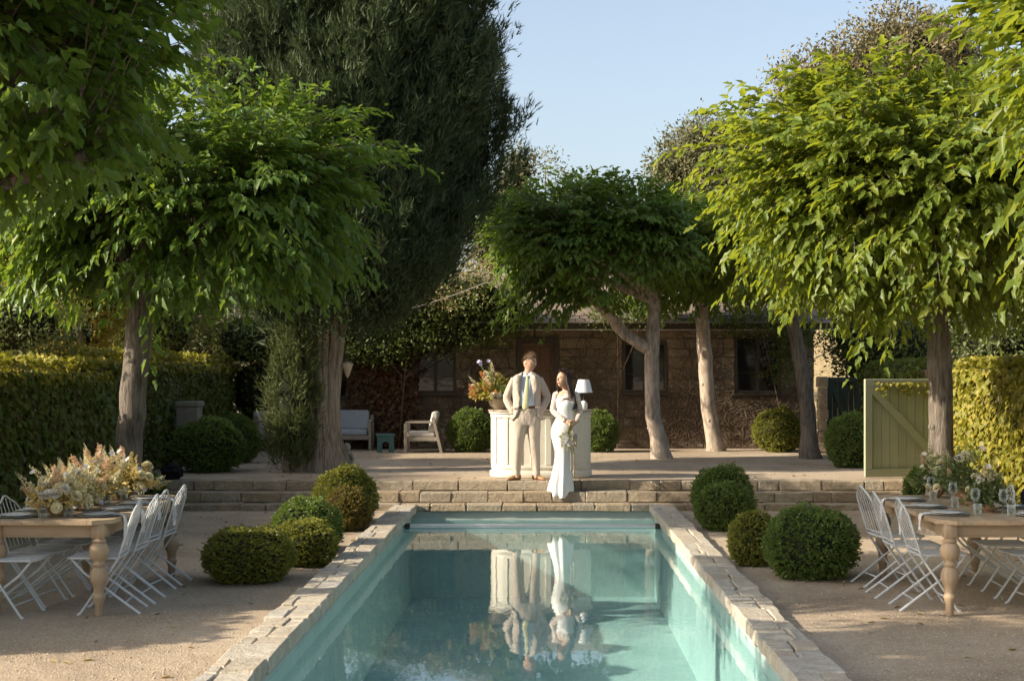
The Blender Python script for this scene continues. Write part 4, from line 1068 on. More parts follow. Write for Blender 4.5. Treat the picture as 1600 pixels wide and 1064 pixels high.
def arrangement(name, label, cat, loc, bowl, w, h, pal, n, seed, leafm='fl_green', bmat='bowl', group=None, wild=4, lean=0, star='fl_lilac', ws=1.0):
    t = thing(name, label, cat, loc, 0, group); rr = random.Random(seed); rg = np.random.default_rng(seed)
    br, bh = bowl
    if br: MB().lathe([(br * .45, 0), (br * .5, .01), (br * .85, bh * .4), (br, bh), (br * .93, bh), (br * .8, bh * .5), (br * .3, bh * .3)], n=20, caps=True).build('bowl', M[bmat], t)
    P, D = [], []; st = MB()
    for k in range(n):
        a = rr.uniform(0, 6.283); e = rr.uniform(.0, 1.45); q = rr.uniform(.75, 1.05)
        p = Vector((math.cos(a) * math.cos(e) * w * q + lean * w, math.sin(a) * math.cos(e) * w * .8 * q, bh + .02 + math.sin(e) * h * q * .8 - (.04 if e < .3 else 0)))
        kd, mt, s = pal[rr.randrange(len(pal))]
        o = link('flower', fl_mesh(kd, mt), t); d = (p - Vector((0, 0, bh * .4))).normalized() + Vector((0, -.25, .15))
        o.rotation_euler = d.to_track_quat('Z', 'Y').to_euler(); o.location = p; k2 = s * rr.uniform(.75, 1.25) * ws; o.scale = (k2, k2, k2)
        st.tube([(0, 0, bh * .5), p * .5 + Vector((0, 0, .04)), p], .003, 4, False)
    for k in range(wild):
        a = rr.uniform(0, 6.283); p = Vector((math.cos(a) * w * .8 + lean * w, math.sin(a) * w * .5, bh + h * rr.uniform(.95, 1.25)))
        o = link('flower', fl_mesh('star', star), t); o.location = p; o.scale = (.045 * ws,) * 3; o.rotation_euler = (rr.uniform(.6, 1.4), 0, rr.uniform(-1, 1))
        st.tube([(0, 0, bh), p * .6 + Vector((0, 0, .05)), p], .003, 4, False)
    o = st.build('stems', M['stem'], t); o['kind'] = 'stuff'
    m = int(n * 22); d = rdir(rg, m); d[:, 2] = np.abs(d[:, 2])
    P = d * np.array([w, w * .8, h * .8]) * rg.uniform(.35, .98, (m, 1)) + np.array([lean * w, 0, bh])
    o = leafmass('foliage', OVAL, P, frames(d + rg.normal(size=(m, 3)) * .6, d + np.array([0, 0, .7])), .055 * ws * rg.uniform(.6, 1.3, m), M[leafm], t); o['kind'] = 'stuff'
    return t
WARM = [('plume', 'fl_peach', .085), ('puff', 'fl_cream', .095), ('puff', 'fl_cream', .08), ('plume', 'fl_gold', .07), ('puff', 'fl_cream', .075), ('rose', 'fl_white', .072), ('rose', 'fl_cream', .06), ('spire', 'fl_cream', .095), ('spire', 'fl_gold', .09), ('spire', 'fl_cream', .11), ('star', 'fl_lilac', .045), ('puff', 'fl_cream', .055), ('spire', 'fl_white', .07)]
MUTE = [('puff', 'fl_white', .065), ('puff', 'fl_cream', .05), ('spire', 'fl_green', .08), ('spire', 'fl_cream', .06), ('plume', 'fl_green', .06), ('star', 'fl_pink', .045), ('rose', 'fl_cream', .05), ('plume', 'fl_peach', .045)]
BARP = [('plume', 'fl_orange', .085), ('plume', 'fl_peach', .07), ('puff', 'fl_gold', .07), ('spire', 'fl_cream', .075), ('spire', 'fl_green', .08), ('puff', 'fl_cream', .06), ('rose', 'fl_white', .055), ('puff', 'fl_green', .07)]
TT = .762
for k, (x, y, w, h, br, lab) in enumerate([(-3.93, 11.42, .24, .21, .088, 'flower bowl nearest the camera on the left table'), (-3.97, 11.93, .26, .24, .085, 'second flower bowl from the front on the left table'),
                                      (-3.95, 12.42, .28, .33, .10, 'tallest flower bowl, third from the front on the left table'), (-3.88, 13.05, .30, .29, .10, 'flower bowl at the far end of the left table')]):
    arrangement('flower_bowl', 'sunlit peach and cream ' + lab, 'flowers', (x, y, TT), (br, .095), w, h, WARM, 44, 500 + k, 'fl_gold', 'bowl', 'flower bowls on the left table', 2, star='fl_white')
for k, (x, y, w, h, br, bh, lab) in enumerate([(3.74, 11.78, .17, .30, .085, .07, 'low terracotta bowl of pale flowers nearest on the right table'), (3.72, 12.5, .24, .36, .085, .14, 'deep terracotta pot of white flowers mid right table'),
                                          (3.70, 13.2, .22, .30, .08, .09, 'bowl of pale flowers at the far end of the right table')]):
    arrangement('flower_bowl', lab, 'flowers', (x, y, TT), (br, bh), w, h, MUTE, 30, 520 + k, 'shrub', 'bowl_c', 'flower bowls on the right table', 1, star='fl_pink')
bx = at(775, 640, 21.15)
arrangement('flower_bowl', 'large stone bowl of orange and green flowers on the counter', 'flowers', (bx.x + .05, 21.15, TZ + 1.012), (.17, .17), .34, .45, BARP, 46, 540, 'shrub_y', 'bowl_s', None, 4, -.25, 'fl_lilac', 1.15)

# ------------------------------------------------------------------ tables
def chamf(x0, x1, y0, y1, c): return [(x0 + c, y0), (x1 - c, y0), (x1, y0 + c), (x1, y1 - c), (x1 - c, y1), (x0 + c, y1), (x0, y1 - c), (x0, y0 + c)]
LEG = [(.024, 0), (.030, .012), (.034, .10), (.041, .115), (.047, .135), (.052, .15), (.046, .168), (.038, .178), (.040, .19), (.046, .235), (.060, .262), (.070, .295), (.071, .325), (.064, .358), (.050, .378), (.044, .388), (.056, .398), (.058, .410), (.046, .420), (.044, .435), (.058, .452), (.072, .478), (.078, .512), (.074, .545), (.058, .572), (.046, .580), (.056, .588), (.056, .598), (.046, .606), (.046, .625)]
def table(label, x0, x1, y0, y1):
    t = thing('dining_table', label, 'table', ((x0 + x1) / 2, (y0 + y1) / 2, 0), group='long oak dining tables'); W, Lg = (x1 - x0), (y1 - y0); n = 6
    c = .13; w2, l2 = W / 2, Lg / 2
    xs = [-w2 + W * i / n for i in range(n + 1)]
    for i in range(n):
        xa, xb = xs[i] + .0012, xs[i + 1] - .0012
        def yl(x): return l2 - max(0, abs(x) - (w2 - c))
        mb = MB(); Z0, Z1 = .728, .762; v = []
        pts = [xa] + [q for q in (-w2 + c, w2 - c) if xa < q < xb] + [xb]
        poly = [(x, -yl(x)) for x in pts] + [(x, yl(x)) for x in reversed(pts)]
        k = len(poly); vs = [(x, y, Z0) for x, y in poly] + [(x, y, Z1) for x, y in poly]
        mb.add(vs, [tuple(range(k - 1, -1, -1)), tuple(range(k, 2 * k))] + [(j, (j + 1) % k, k + (j + 1) % k, k + j) for j in range(k)])
        mb.build('plank', M['table'], t, smooth=False)
    ax, ay = w2 - .105, l2 - .105
    for s in (-1, 1):
        MB().box((s * ax, 0, .675), (.03, 2 * ay - .1, .105)).build('apron', M['table'], t, smooth=False)
        MB().box((0, s * ay, .675), (2 * ax - .1, .03, .105)).build('apron', M['tablex'], t, smooth=False)
        for q in (-1, 1):
            g = MB().lathe(LEG, (s * ax, q * ay, 0), 20); g.box((s * ax, q * ay, .674), (.10, .10, .107), ch=.004); g.build('leg', M['tableleg'], t, angle=50)
    return t
table('long oak table with turned legs and flowers, left of the pool', -4.42, -3.40, 11.05, 13.45)
table('long oak table with turned legs, right of the pool', 3.13, 4.21, 11.05, 13.45)

# ------------------------------------------------------------------ folding chairs: x forward, origin between the feet
def chair_proto(label, loc, rz, group):
    t = thing('folding_chair', label, 'chair', loc, rz, group); m = M['white_metal']; hw = .20
    for s in (-1, 1):
        y = s * hw
        MB().tube([(-.075, y, .46), (-.05, y, .42), (-.01, y, .36), (.23, y, .01)], .0105, 7).tube([(.23, y, .012), (.25, y, .002)], .013, 6).build('front_leg', m, t)
        y = s * (hw - .025)
        MB().tube([(.30, y, .445), (.20, y, .33), (-.22, y, .01)], .0105, 7).tube([(-.215, y, .012), (-.235, y, .002)], .013, 6).build('rear_leg', m, t)
    MB().tube([(.165, -hw, .10), (.165, hw, .10)], .007, 6).build('stretcher', m, t)
    MB().tube([(-.115, -hw + .025, .09), (-.115, hw - .025, .09)], .007, 6).build('stretcher', m, t)
    fr = [(-.075, -hw, .45), (.30, -hw, .452), (.33, -hw * .8, .452), (.33, hw * .8, .452), (.30, hw, .452), (-.075, hw, .45)]
    sf = MB().tube(fr + [fr[0]], .009, 6).build('seat_frame', m, t)
    for k in range(7):
        y = -hw + .02 + (2 * hw - .04) * (k + .5) / 7
        MB().box((.125, y, .458), (.40, .017, .005)).build('seat_slat', m, sf, smooth=False)
    # back: peaked arch leaning backwards
    def bp(y, u): return (-.07 - .135 * u, y, .46 + .43 * u)
    arch = [bp(-hw, 0), bp(-hw * 1.0, .45), bp(-hw * .97, .74), bp(-hw * .74, .86), bp(-hw * .40, .93), bp(-hw * .16, 1.0), bp(0, 1.015), bp(hw * .16, 1.0), bp(hw * .40, .93), bp(hw * .74, .86), bp(hw * .97, .74), bp(hw, .45), bp(hw, 0)]
    bf = MB().tube(arch, .0085, 7).build('back_frame', m, t)
    MB().tube([bp(-hw, .06), bp(hw, .06)], .007, 6).build('back_rail', m, bf)
    for k in range(5):
        f = (k - 2) / 2; y = f * hw * .68
        top = .975 - .13 * abs(f) ** 1.0
        MB().tube([bp(y, .06), bp(y * .98, .5), bp(y * .86, top)], .0038, 5).build('back_slat', m, bf)
    return t
ORD = ['nearest', 'second nearest', 'third from the front', 'farthest']
first = None
def chairs(spots, rz, lab, group):
    global first
    for k, (x, y) in enumerate(spots):
        l = lab % (ORD[k] if k < len(spots) - 1 else 'farthest'); a = rz + rnd.uniform(-.11, .11); x += rnd.uniform(-.025, .025)
        if first is None: first = chair_proto(l, (x, y, 0), a, group)
        else: dup(first, (x, y, 0), a, l, group)
chairs([(-3.48, 11.40), (-3.46, 11.90), (-3.48, 12.40), (-3.46, 12.92)], math.pi, 'white folding chair on the pool side of the left table, %s', 'white folding chairs at the tables')
chairs([(-4.27, 11.22), (-4.28, 11.75), (-4.27, 12.29), (-4.28, 12.80)], 0, 'white folding chair on the wall side of the left table, %s', 'white folding chairs at the tables')
chairs([(3.12, 11.55), (3.09, 12.18), (3.09, 12.86)], 0, 'white folding chair on the pool side of the right table, %s', 'white folding chairs at the tables')
chairs([(4.13, 11.58), (4.13, 12.2), (4.14, 12.95)], math.pi, 'white folding chair on the wall side of the right table, %s', 'white folding chairs at the tables')

# ------------------------------------------------------------------ place settings
pm = {}
pm['plate'] = MB().lathe([(.05, 0), (.085, .004), (.135, .016), (.137, .019), (.085, .009), (.01, .007)], n=28).mesh('plate', M['china'])
pm['charger'] = MB().lathe([(.08, 0), (.12, .003), (.165, .012), (.167, .015), (.12, .008), (.01, .006)], n=28).mesh('charger_plate', M['charger'])
pm['tumbler'] = MB().lathe([(.030, 0), (.031, .005), (.036, .095), (.0345, .095), (.029, .008), (.001, .008)], n=16).mesh('tumbler', M['glass'])
pm['wine'] = MB().lathe([(.036, 0), (.034, .003), (.006, .006), (.004, .05), (.004, .10), (.012, .112), (.038, .145), (.044, .175), (.040, .21), (.034, .238), (.0325, .238), (.042, .175), (.036, .146), (.001, .116)], n=18).mesh('wine_glass', M['glass'])
mb = MB().box((0, 0, .003), (.012, .10, .003)).box((0, .085, .003), (.022, .075, .0025), ch=.001); pm['fork'] = mb.mesh('fork', M['steel'], False)
mb = MB().box((0, -.05, .003), (.011, .09, .005)).box((0, .05, .003), (.018, .11, .0025), ch=.001); pm['knife'] = mb.mesh('knife', M['steel'], False)
def napkin_mesh(seed, over):
    rr = random.Random(seed); rows = []
    for i in range(14):
        s = i / 13; row = []
        for k in range(7):
            v = (k / 6 - .5) * (.07 + .03 * s + (.02 * math.sin(s * 9 + seed)))
            if s < .45: x, z = -.13 + s / .45 * .13, .004
            else:
                q = (s - .45) / .55; x = .015 * math.sin(min(1, q * 4) * 1.57) + .01 * q; z = .004 - over * max(0, q - .03)
            row.append((x + .006 * math.sin(k * 1.9 + s * 4), v, z + (.006 * math.sin(k * 2.1 + seed) + .006 if s < .45 else 0)))
        rows.append(row)
    mb = MB().grid(rows); me = mb.mesh('napkin', M['linen']); return me
napm = [napkin_mesh(1, .25), napkin_mesh(2, .20), napkin_mesh(4, .14)]
def item(name, key, loc, label, cat, rz=0, group=None, mesh=None):
    o = link(name, mesh or pm[key]); o.location = loc; o.rotation_euler = (0, 0, rz); return tag(o, label, cat, group)
def setting(x, y, inward, who, k, wine, edge):
    """inward: +1 when the table's middle lies towards +x"""
    g = 'place settings on the tables'
    item('charger_plate', 'charger', (x, y, TT + .0005), 'grey charger under the plate, ' + who, 'plate', 0, g)
    item('plate', 'plate', (x, y, TT + .009), 'white china plate, ' + who, 'plate', 0, g)
    a = math.pi if inward > 0 else 0
    item('napkin', None, (edge, y + .02, TT + .002), 'pale linen napkin, ' + who, 'napkin', a, g, napm[k % 3])
    item('fork', 'fork', (x, y - inward * .20, TT), 'steel fork, ' + who, 'fork', math.pi / 2 * -inward, g)
    item('knife', 'knife', (x, y + inward * .20, TT), 'steel knife, ' + who, 'knife', math.pi / 2 * -inward, g)
    item('tumbler', 'tumbler', (x + inward * .22, y - .06, TT + .001), 'clear glass tumbler, ' + who, 'glass', 0, g)
    if wine: w_ = item('wine_glass', 'wine', (x + inward * .24, y + .07, TT + .001), 'tall stemmed wine glass, ' + who, 'wine glass', 0, g); w_.scale = (.88, .88, .88)
    else: item('tumbler', 'tumbler', (x + inward * .25, y + .05, TT + .001), 'second clear tumbler, ' + who, 'glass', 0, g)
for k, y in enumerate((11.42, 11.92, 12.42, 12.94)): setting(-3.60, y, -1, 'pool side of the left table, %s seat' % ORD[k], k, False, -3.400)
for k, y in enumerate((11.35, 11.85, 12.35, 12.85)): setting(-4.22, y, 1, 'wall side of the left table, %s seat' % ORD[k], k + 1, False, -4.420)
for k, y in enumerate((11.55, 12.18, 12.86)): setting(3.34, y, 1, 'pool side of the right table, %s seat' % (ORD[k] if k < 2 else 'farthest'), k + 2, True, 3.130)
for k, y in enumerate((11.45, 12.15, 12.9)): setting(4.02, y, -1, 'wall side of the right table, %s seat' % (ORD[k] if k < 2 else 'farthest'), k, True, 4.210)
# jacket hung over the last right-hand chair, and the bag by the steps
def cloth_lump(name, c, r, seed, mat, label, cat, amp=.18):
    c = Vector(c)
    def fn(p, v):
        q = 1 + amp * math.sin(v.x * 5 + seed) * math.cos(v.z * 4 + seed) + amp * .6 * math.sin(v.y * 9 + v.z * 7 + seed)
        p = p * q; p.z = max(p.z, -r[2] * .80); return p
    o = MB().ell((0, 0, r[2] * .8), r, 22, 16, fn=fn).build(name, mat); o.location = c; return tag(o, label, cat)
jk = MB(); rows = []
for i in range(13):
    s = i / 12
    rows.append([(4.345 + .03 * math.sin(k * 1.7 + i) + (.02 + .10 * s) * (1 if True else 0), 11.98 + (k / 9) * .44 + .02 * math.sin(i * .8 + k), .905 - .55 * s + .02 * math.sin(k * 2.2)) for k in range(10)])
jk.grid(rows); rows2 = [[(p[0] - .13 - .04 * (i / 12), p[1], p[2] - .02) for p in r] for i, r in enumerate(rows[:7])]; jk.grid(rows2)
jk.grid([rows[0], [(p[0] - .06, p[1], p[2] + .02) for p in rows[0]], rows2[0]])
o = jk.build('jacket', M['black']); tag(o, 'black jacket draped over a chair back at the right table', 'jacket')
b = onz(263, 751, TZ)
cloth_lump('bag', (b.x, TY + .22, TZ), (.15, .13, .13), 2.0, M['black'], 'black bag on the top step below the round bushes', 'bag', .22)

# ------------------------------------------------------------------ lounge furniture by the house
def lounge(label, name, cat, loc, rz, w, cm):
    """local: faces -y, origin on the floor at its middle"""
    t = thing(name, label, cat, loc, rz, 'teak lounge furniture by the house'); m = M['teak']; d = .72; hw = w / 2
    for s in (-1, 1):
        MB().box((s * (hw - .03), -d / 2 + .03, .29), (.055, .06, .58), ch=.006).build('front_leg', m, t, smooth=False)
        MB().bar((s * (hw - .03), d / 2 + .02, 0), (s * (hw - .03), d / 2 - .15, .70), .055, .07, up=(1, 0, 0)).build('rear_leg', m, t, smooth=False)
        MB().box((s * (hw - .03), -.03, .60), (.075, d - .12, .035), ch=.006).build('arm', m, t, smooth=False)
        MB().box((s * (hw - .06), 0, .27), (.03, d - .06, .08)).build('side_rail', m, t, smooth=False)
    MB().box((0, -d / 2 + .05, .26), (w - .13, .03, .09)).build('front_rail', m, t, smooth=False)
    MB().box((0, .0, .29), (w - .13, d - .16, .02)).build('seat_deck', m, t, smooth=False)
    for k in range(3): MB().bar((-hw + .06, d / 2 - .04 - .03 * k, .40 + .11 * k), (hw - .06, d / 2 - .04 - .03 * k, .40 + .11 * k), .02, .06, up=(0, -.2, 1)).build('back_slat', m, t, smooth=False)
    nseat = max(1, round(w / .75)); sw = (w - .16) / nseat
    for k in range(nseat):
        x = -hw + .08 + sw * (k + .5)
        MB().box((x, -.03, .36), (sw - .015, d - .17, .115), ch=.03).build('seat_cushion', cm, t)
        MB().box((x, d / 2 - .15, .60), (sw - .015, .13, .42), Matrix.Rotation(-.22, 3, 'X'), .04).build('back_cushion', cm, t)
    return t
p = onz(660, 707, TZ); lounge('teak armchair seen from the side, left of the counter', 'armchair', 'armchair', (p.x, p.y + .3, TZ), R(-90), .74, M['cushion'])
p = onz(520, 704, TZ); lounge('grey cushioned sofa half hidden behind the cypress trunk', 'sofa', 'sofa', (p.x, p.y + .5, TZ), R(2), 1.5, M['cushion_g'])
p = onz(424, 704, TZ); lounge('teak armchair left of the cypress, beside the round bushes', 'armchair', 'armchair', (p.x, p.y + .2, TZ), R(75), .80, M['cushion'])
p = onz(601, 707, TZ); st = thing('stool', 'small teal stool with arched sides between sofa and armchair', 'stool', (p.x, p.y + .15, TZ), R(8), None)
MB().box((0, 0, .345), (.37, .32, .05), ch=.008).build('top', M['teal'], st, smooth=False)
for s in (-1, 1):
    y = s * .13; arch = [(-.165, 0), (-.165, .318), (.165, .318), (.165, 0), (.07, 0)] + [(.07 * math.cos(a), .15 + .07 * math.sin(a)) for a in [math.pi * k / 8 for k in range(9)]] + [(-.07, 0)]
    mb = MB(); k = len(arch); vs = [(x, y - .02, z) for x, z in arch] + [(x, y + .02, z) for x, z in arch]
    mb.add(vs, [tuple(range(k)), tuple(range(2 * k - 1, k - 1, -1))] + [(j, k + j, k + (j + 1) % k, (j + 1) % k) for j in range(k)]); mb.build('side_panel', M['teal'], st, smooth=False)
# hanging nesting cone, statue, wire
p = at(543, 577, cb.y - .1)
hb = thing('hanging_birdhouse', 'pale pointed birdhouse hanging beside the cypress trunk', 'birdhouse', p)
MB().lathe([(.005, -.14), (.03, -.10), (.085, .06), (.095, .09), (.06, .11), (.01, .13)], n=12).build('body', plain('birdhouse_clay', (.42, .34, .25), .8, .2, var=.12), hb)
MB().tube([(0, 0, .12), (-.06, .0, .62)], .004, 5).build('cord', M['iron'], hb)
q = onz(549, 733, TZ)
stt = MB(); z = 0
stt.ell((0, 0, .05), (.11, .10, .06)); stt.ell((0, .01, .16), (.075, .065, .12)); stt.ell((-.01, -.01, .315), (.058, .06, .065)); stt.tube([(-.05, -.03, .22), (-.09, -.07, .13), (-.03, -.10, .09)], [.028, .024, .02], 7)
stt.tube([(.05, -.03, .22), (.09, -.06, .14), (.06, -.11, .09)], [.028, .024, .02], 7); stt.tube([(-.04, -.03, .07), (-.06, -.14, .10), (-.05, -.16, .02)], [.04, .034, .025], 7); stt.tube([(.05, -.03, .07), (.08, -.13, .10), (.09, -.17, .02)], [.04, .034, .025], 7)
def remeshed(mb, name, voxel, smooth_it, mat, parent=None):
    me = mb.mesh(name + '_src'); o = link(name + '_src', me)
    r = o.modifiers.new('r', 'REMESH'); r.mode = 'VOXEL'; r.voxel_size = voxel
    if smooth_it: s = o.modifiers.new('s', 'SMOOTH'); s.factor = .5; s.iterations = smooth_it
    dg = bpy.context.evaluated_depsgraph_get(); dg.update()
    me2 = bpy.data.meshes.new_from_object(o.evaluated_get(dg)); me2.name = name
    bpy.data.objects.remove(o); bpy.data.meshes.remove(me)
    me2.materials.clear(); me2.materials.append(mat)
    me2.polygons.foreach_set('use_smooth', [True] * len(me2.polygons))
    return link(name, me2, parent)
o = remeshed(stt, 'garden_statue', .012, 3, M['statue']); o.location = (q.x - .06, q.y, TZ); o.scale = (1.15,) * 3
tag(o, 'small seated stone figure at the foot of the cypress', 'statue')
a, b = at(758, 442, 27.5), at(600, 493, 24.5)
w = MB().tube([a.lerp(b, s) + Vector((0, 0, -.12 * 4 * s * (1 - s) * .4)) for s in [k / 10 for k in range(11)]], .011, 5).build('overhead_wire', plain('pale_wire', (.55, .50, .42), .5, .4))
tag(w, 'pale overhead wire running from the cypress to the terrace mulberry', 'wire')

# loose stones and fallen leaves on the gravel
rng = np.random.default_rng(404); n = 6500
X = rng.uniform(-6.2, 6.2, n); Yv = 7.5 + 12.2 * rng.random(n) ** 1.6; ok = (X < -2.12) | (X > 1.9)
X, Yv = X[ok], Yv[ok]; n = len(X)
OCT = ([(1, 0, 0), (0, 1, 0), (-1, 0, 0), (0, -1, 0), (.1, .1, .8), (0, 0, -.4)], [(0, 1, 4), (1, 2, 4), (2, 3, 4), (3, 0, 4), (1, 0, 5), (2, 1, 5), (3, 2, 5), (0, 3, 5)])
Pp = np.stack([X, Yv, np.full(n, .001)], 1); a = rng.random(n) * 6.28
o = leafmass('loose_stones', OCT, Pp, frames(np.stack([np.cos(a), np.sin(a), np.zeros(n)], 1), np.tile([0, 0, 1.], (n, 1)) + rng.normal(size=(n, 3)) * .2), .0065 * rng.uniform(.5, 1.9, n) , leafmat('pebble', [(.22, .17, .12), (.36, .29, .21), (.50, .44, .36)], (.2, .16, .1), .9, .2, .0))
tag(o, 'loose small stones lying over the gravel', 'gravel', kind='stuff')
n = 420; X = rng.uniform(-6, 6, n); Yv = 8 + 19 * rng.random(n); ok = ((X < -2.12) | (X > 1.9)) & ((Yv < 19.7) | (Yv > 20.9)) | (Yv > 20.9)
X, Yv = X[ok], Yv[ok]; n = len(X); a = rng.random(n) * 6.28
Pp = np.stack([X, Yv, np.where(Yv > 20.5, TZ + .004, .008)], 1)
o = leafmass('fallen_leaves', MULB, Pp, frames(np.stack([np.cos(a), np.sin(a), np.zeros(n)], 1), np.tile([0, 0, 1.], (n, 1)) + rng.normal(size=(n, 3)) * .15), .065 * rng.uniform(.5, 1.4, n), M['vinedry'])
tag(o, 'dry fallen leaves scattered over the gravel', 'leaves', kind='stuff')

# ------------------------------------------------------------------ the couple
def skinmat(name, c):
    m, nt, b = newmat(name); b.inputs['Base Color'].default_value = (*c, 1); b.inputs['Roughness'].default_value = .5
    b.inputs['Subsurface Weight'].default_value = .12; b.inputs['Subsurface Radius'].default_value = (.01, .004, .002); b.inputs['Subsurface Scale'].default_value = .5
    n = noise(nt, 14, 3, .5, ocoord(nt)); cc = mixc(nt, n, tuple(x * .88 for x in c), tuple(min(1, x * 1.1) for x in c)); nt.links.new(cc, b.inputs['Base Color']); return m
M['skin_m'] = skinmat('skin_man', (.52, .31, .21)); M['skin_w'] = skinmat('skin_woman', (.54, .32, .21))
def clothmat(name, c, rough=.85, spec=.2, sheen=.2, fold=.35, fs=9, stretch=(1, 1, .45)):
    m, nt, b = newmat(name); co = ocoord(nt); n = noise(nt, 160, 2, .5, co); cc = mixc(nt, n, tuple(x * .9 for x in c), c)
    nt.links.new(cc, b.inputs['Base Color']); b.inputs['Roughness'].default_value = rough; b.inputs['Specular IOR Level'].default_value = spec; b.inputs['Sheen Weight'].default_value = sheen
    bump(nt, b, noise(nt, fs, 2, .5, vscale(nt, co, stretch)), fold, .03); return m
M['suit'] = clothmat('tan_suit_cloth', (.47, .395, .325), fold=.8, fs=11, stretch=(1, 1, .6)); M['shirt'] = clothmat('pale_blue_shirt', (.52, .60, .72), .7, .3)
M['tie'] = clothmat('pale_yellow_tie', (.58, .56, .32), .5, .4, fold=.1); M['satin'] = clothmat('white_satin', (.78, .77, .74), .45, .4, .1, .2, 6)
M['shoe'] = plain('tan_leather', (.33, .17, .075), .4, .5, var=.12, nscale=20); M['belt'] = plain('brown_belt', (.12, .05, .03), .45, .4)
M['hair_m'] = plain('light_brown_hair', (.17, .105, .055), .5, .4, var=.3, nscale=60, bmp=.7, bscale=140, bdist=.01)
M['hair_w'] = plain('dark_brown_hair', (.050, .028, .017), .42, .5, var=.35, nscale=50, bmp=.7, bscale=120, bdist=.01)
M['eye'] = plain('eye_dark', (.03, .02, .015), .3, .5); M['eyew'] = plain('eye_white', (.6, .58, .55), .3, .5); M['lip'] = plain('lip', (.40, .13, .11), .5, .4)
def lacemat():
    m, nt, b = newmat('white_lace'); co = ocoord(nt)
    v = vor(nt, 42, co); n = noise(nt, 30, 3, .6, co)
    f = ramp(nt, math2(nt, 'ADD', v, math2(nt, 'MULTIPLY', n, .35)), [(.42, .0), (.62, 1.0)])
    c = mixc(nt, f, (.78, .76, .73), (.60, .46, .37)); nt.links.new(c, b.inputs['Base Color']); b.inputs['Roughness'].default_value = .8
    bump(nt, b, v, .4, .01); return m
M['lace'] = lacemat()

def head_add(mb, c, rot, k=1.0, fem=False):
    """head with jaw, brow, nose and ears; local face looks towards -y"""
    def fn(p, v):
        x, y, z = p
        if v.z < 0: s = 1 - (.30 if fem else .22) * (-v.z) ** 1.5; x *= s; y = y * (1 - .10 * -v.z) - .012 * -v.z
        if v.y < 0:
            y *= 1 - .10 * (1 - abs(v.x)) * .4
            if abs(v.x) < .32 and -.05 < v.z < .28: y += .004
            e = math.exp(-((abs(v.x) - .40) / .16) ** 2 - ((v.z - .05) / .12) ** 2); y += .011 * e
            b = math.exp(-((v.z - .24) / .10) ** 2) * (1 if abs(v.x) < .7 else 0); y -= .004 * b
            ch = math.exp(-((v.x) / .3) ** 2 - ((v.z + .82) / .16) ** 2); y -= .010 * ch
        return Vector((x, y, z))
    mb.ell(c, (.076 * k, .096 * k, .122 * k), 26, 20, rot, fn)
    def L(x, y, z): return Vector(c) + rot @ Vector((x * k, y * k, z * k))
    mb.tube([L(0, -.090, .022), L(0, -.108, -.012), L(0, -.090, -.026)], [.007 * k, .014 * k, .008 * k], 8)
    mb.tube([L(0, -.085, .03), L(0, -.104, -.005)], [.008 * k, .009 * k], 7)
    for s in (-1, 1): mb.ell(L(s * .076, .010, -.005), (.011 * k, .022 * k, .032 * k), 8, 6, rot)
    mb.tube([L(-.022, -.083, -.052), L(0, -.089, -.050), L(.022, -.083, -.052)], [.004 * k, .008 * k, .004 * k], 7)
    return L
def face_parts(L, rot, k, parent, hairm, brow=.004):
    for s in (-1, 1):
        ey = MB().ell(L(s * .031, -.081, .010), (.0125 * k, .008 * k, .0075 * k), 10, 7, rot).build('eye', M['eyew'], parent)
        MB().ell(L(s * .031, -.087, .010), (.0062 * k, .005 * k, .0062 * k), 8, 6, rot).build('iris', M['eye'], ey)
        MB().tube([L(s * .014, -.090, .030), L(s * .032, -.089, .036), L(s * .052, -.078, .030)], [brow, brow * 1.1, brow * .6], 6).build('eyebrow', hairm, parent)
    MB().tube([L(-.021, -.087, -.052), L(0, -.094, -.0495), L(.021, -.087, -.052)], [.003, .0055, .003], 7).tube([L(-.018, -.086, -.057), L(0, -.093, -.058), L(.018, -.086, -.057)], [.003, .005, .003], 7).build('lips', M['lip'], parent)

def er(c, rx, ry, n=24, a0=0, e=2.0):
    return [(c[0] + rx * math.copysign(abs(math.sin(2 * math.pi * k / n)) ** (2 / e), math.sin(2 * math.pi * k / n)), c[1] - ry * math.copysign(abs(math.cos(2 * math.pi * k / n)) ** (2 / e), math.cos(2 * math.pi * k / n)), c[2]) for k in range(n)]

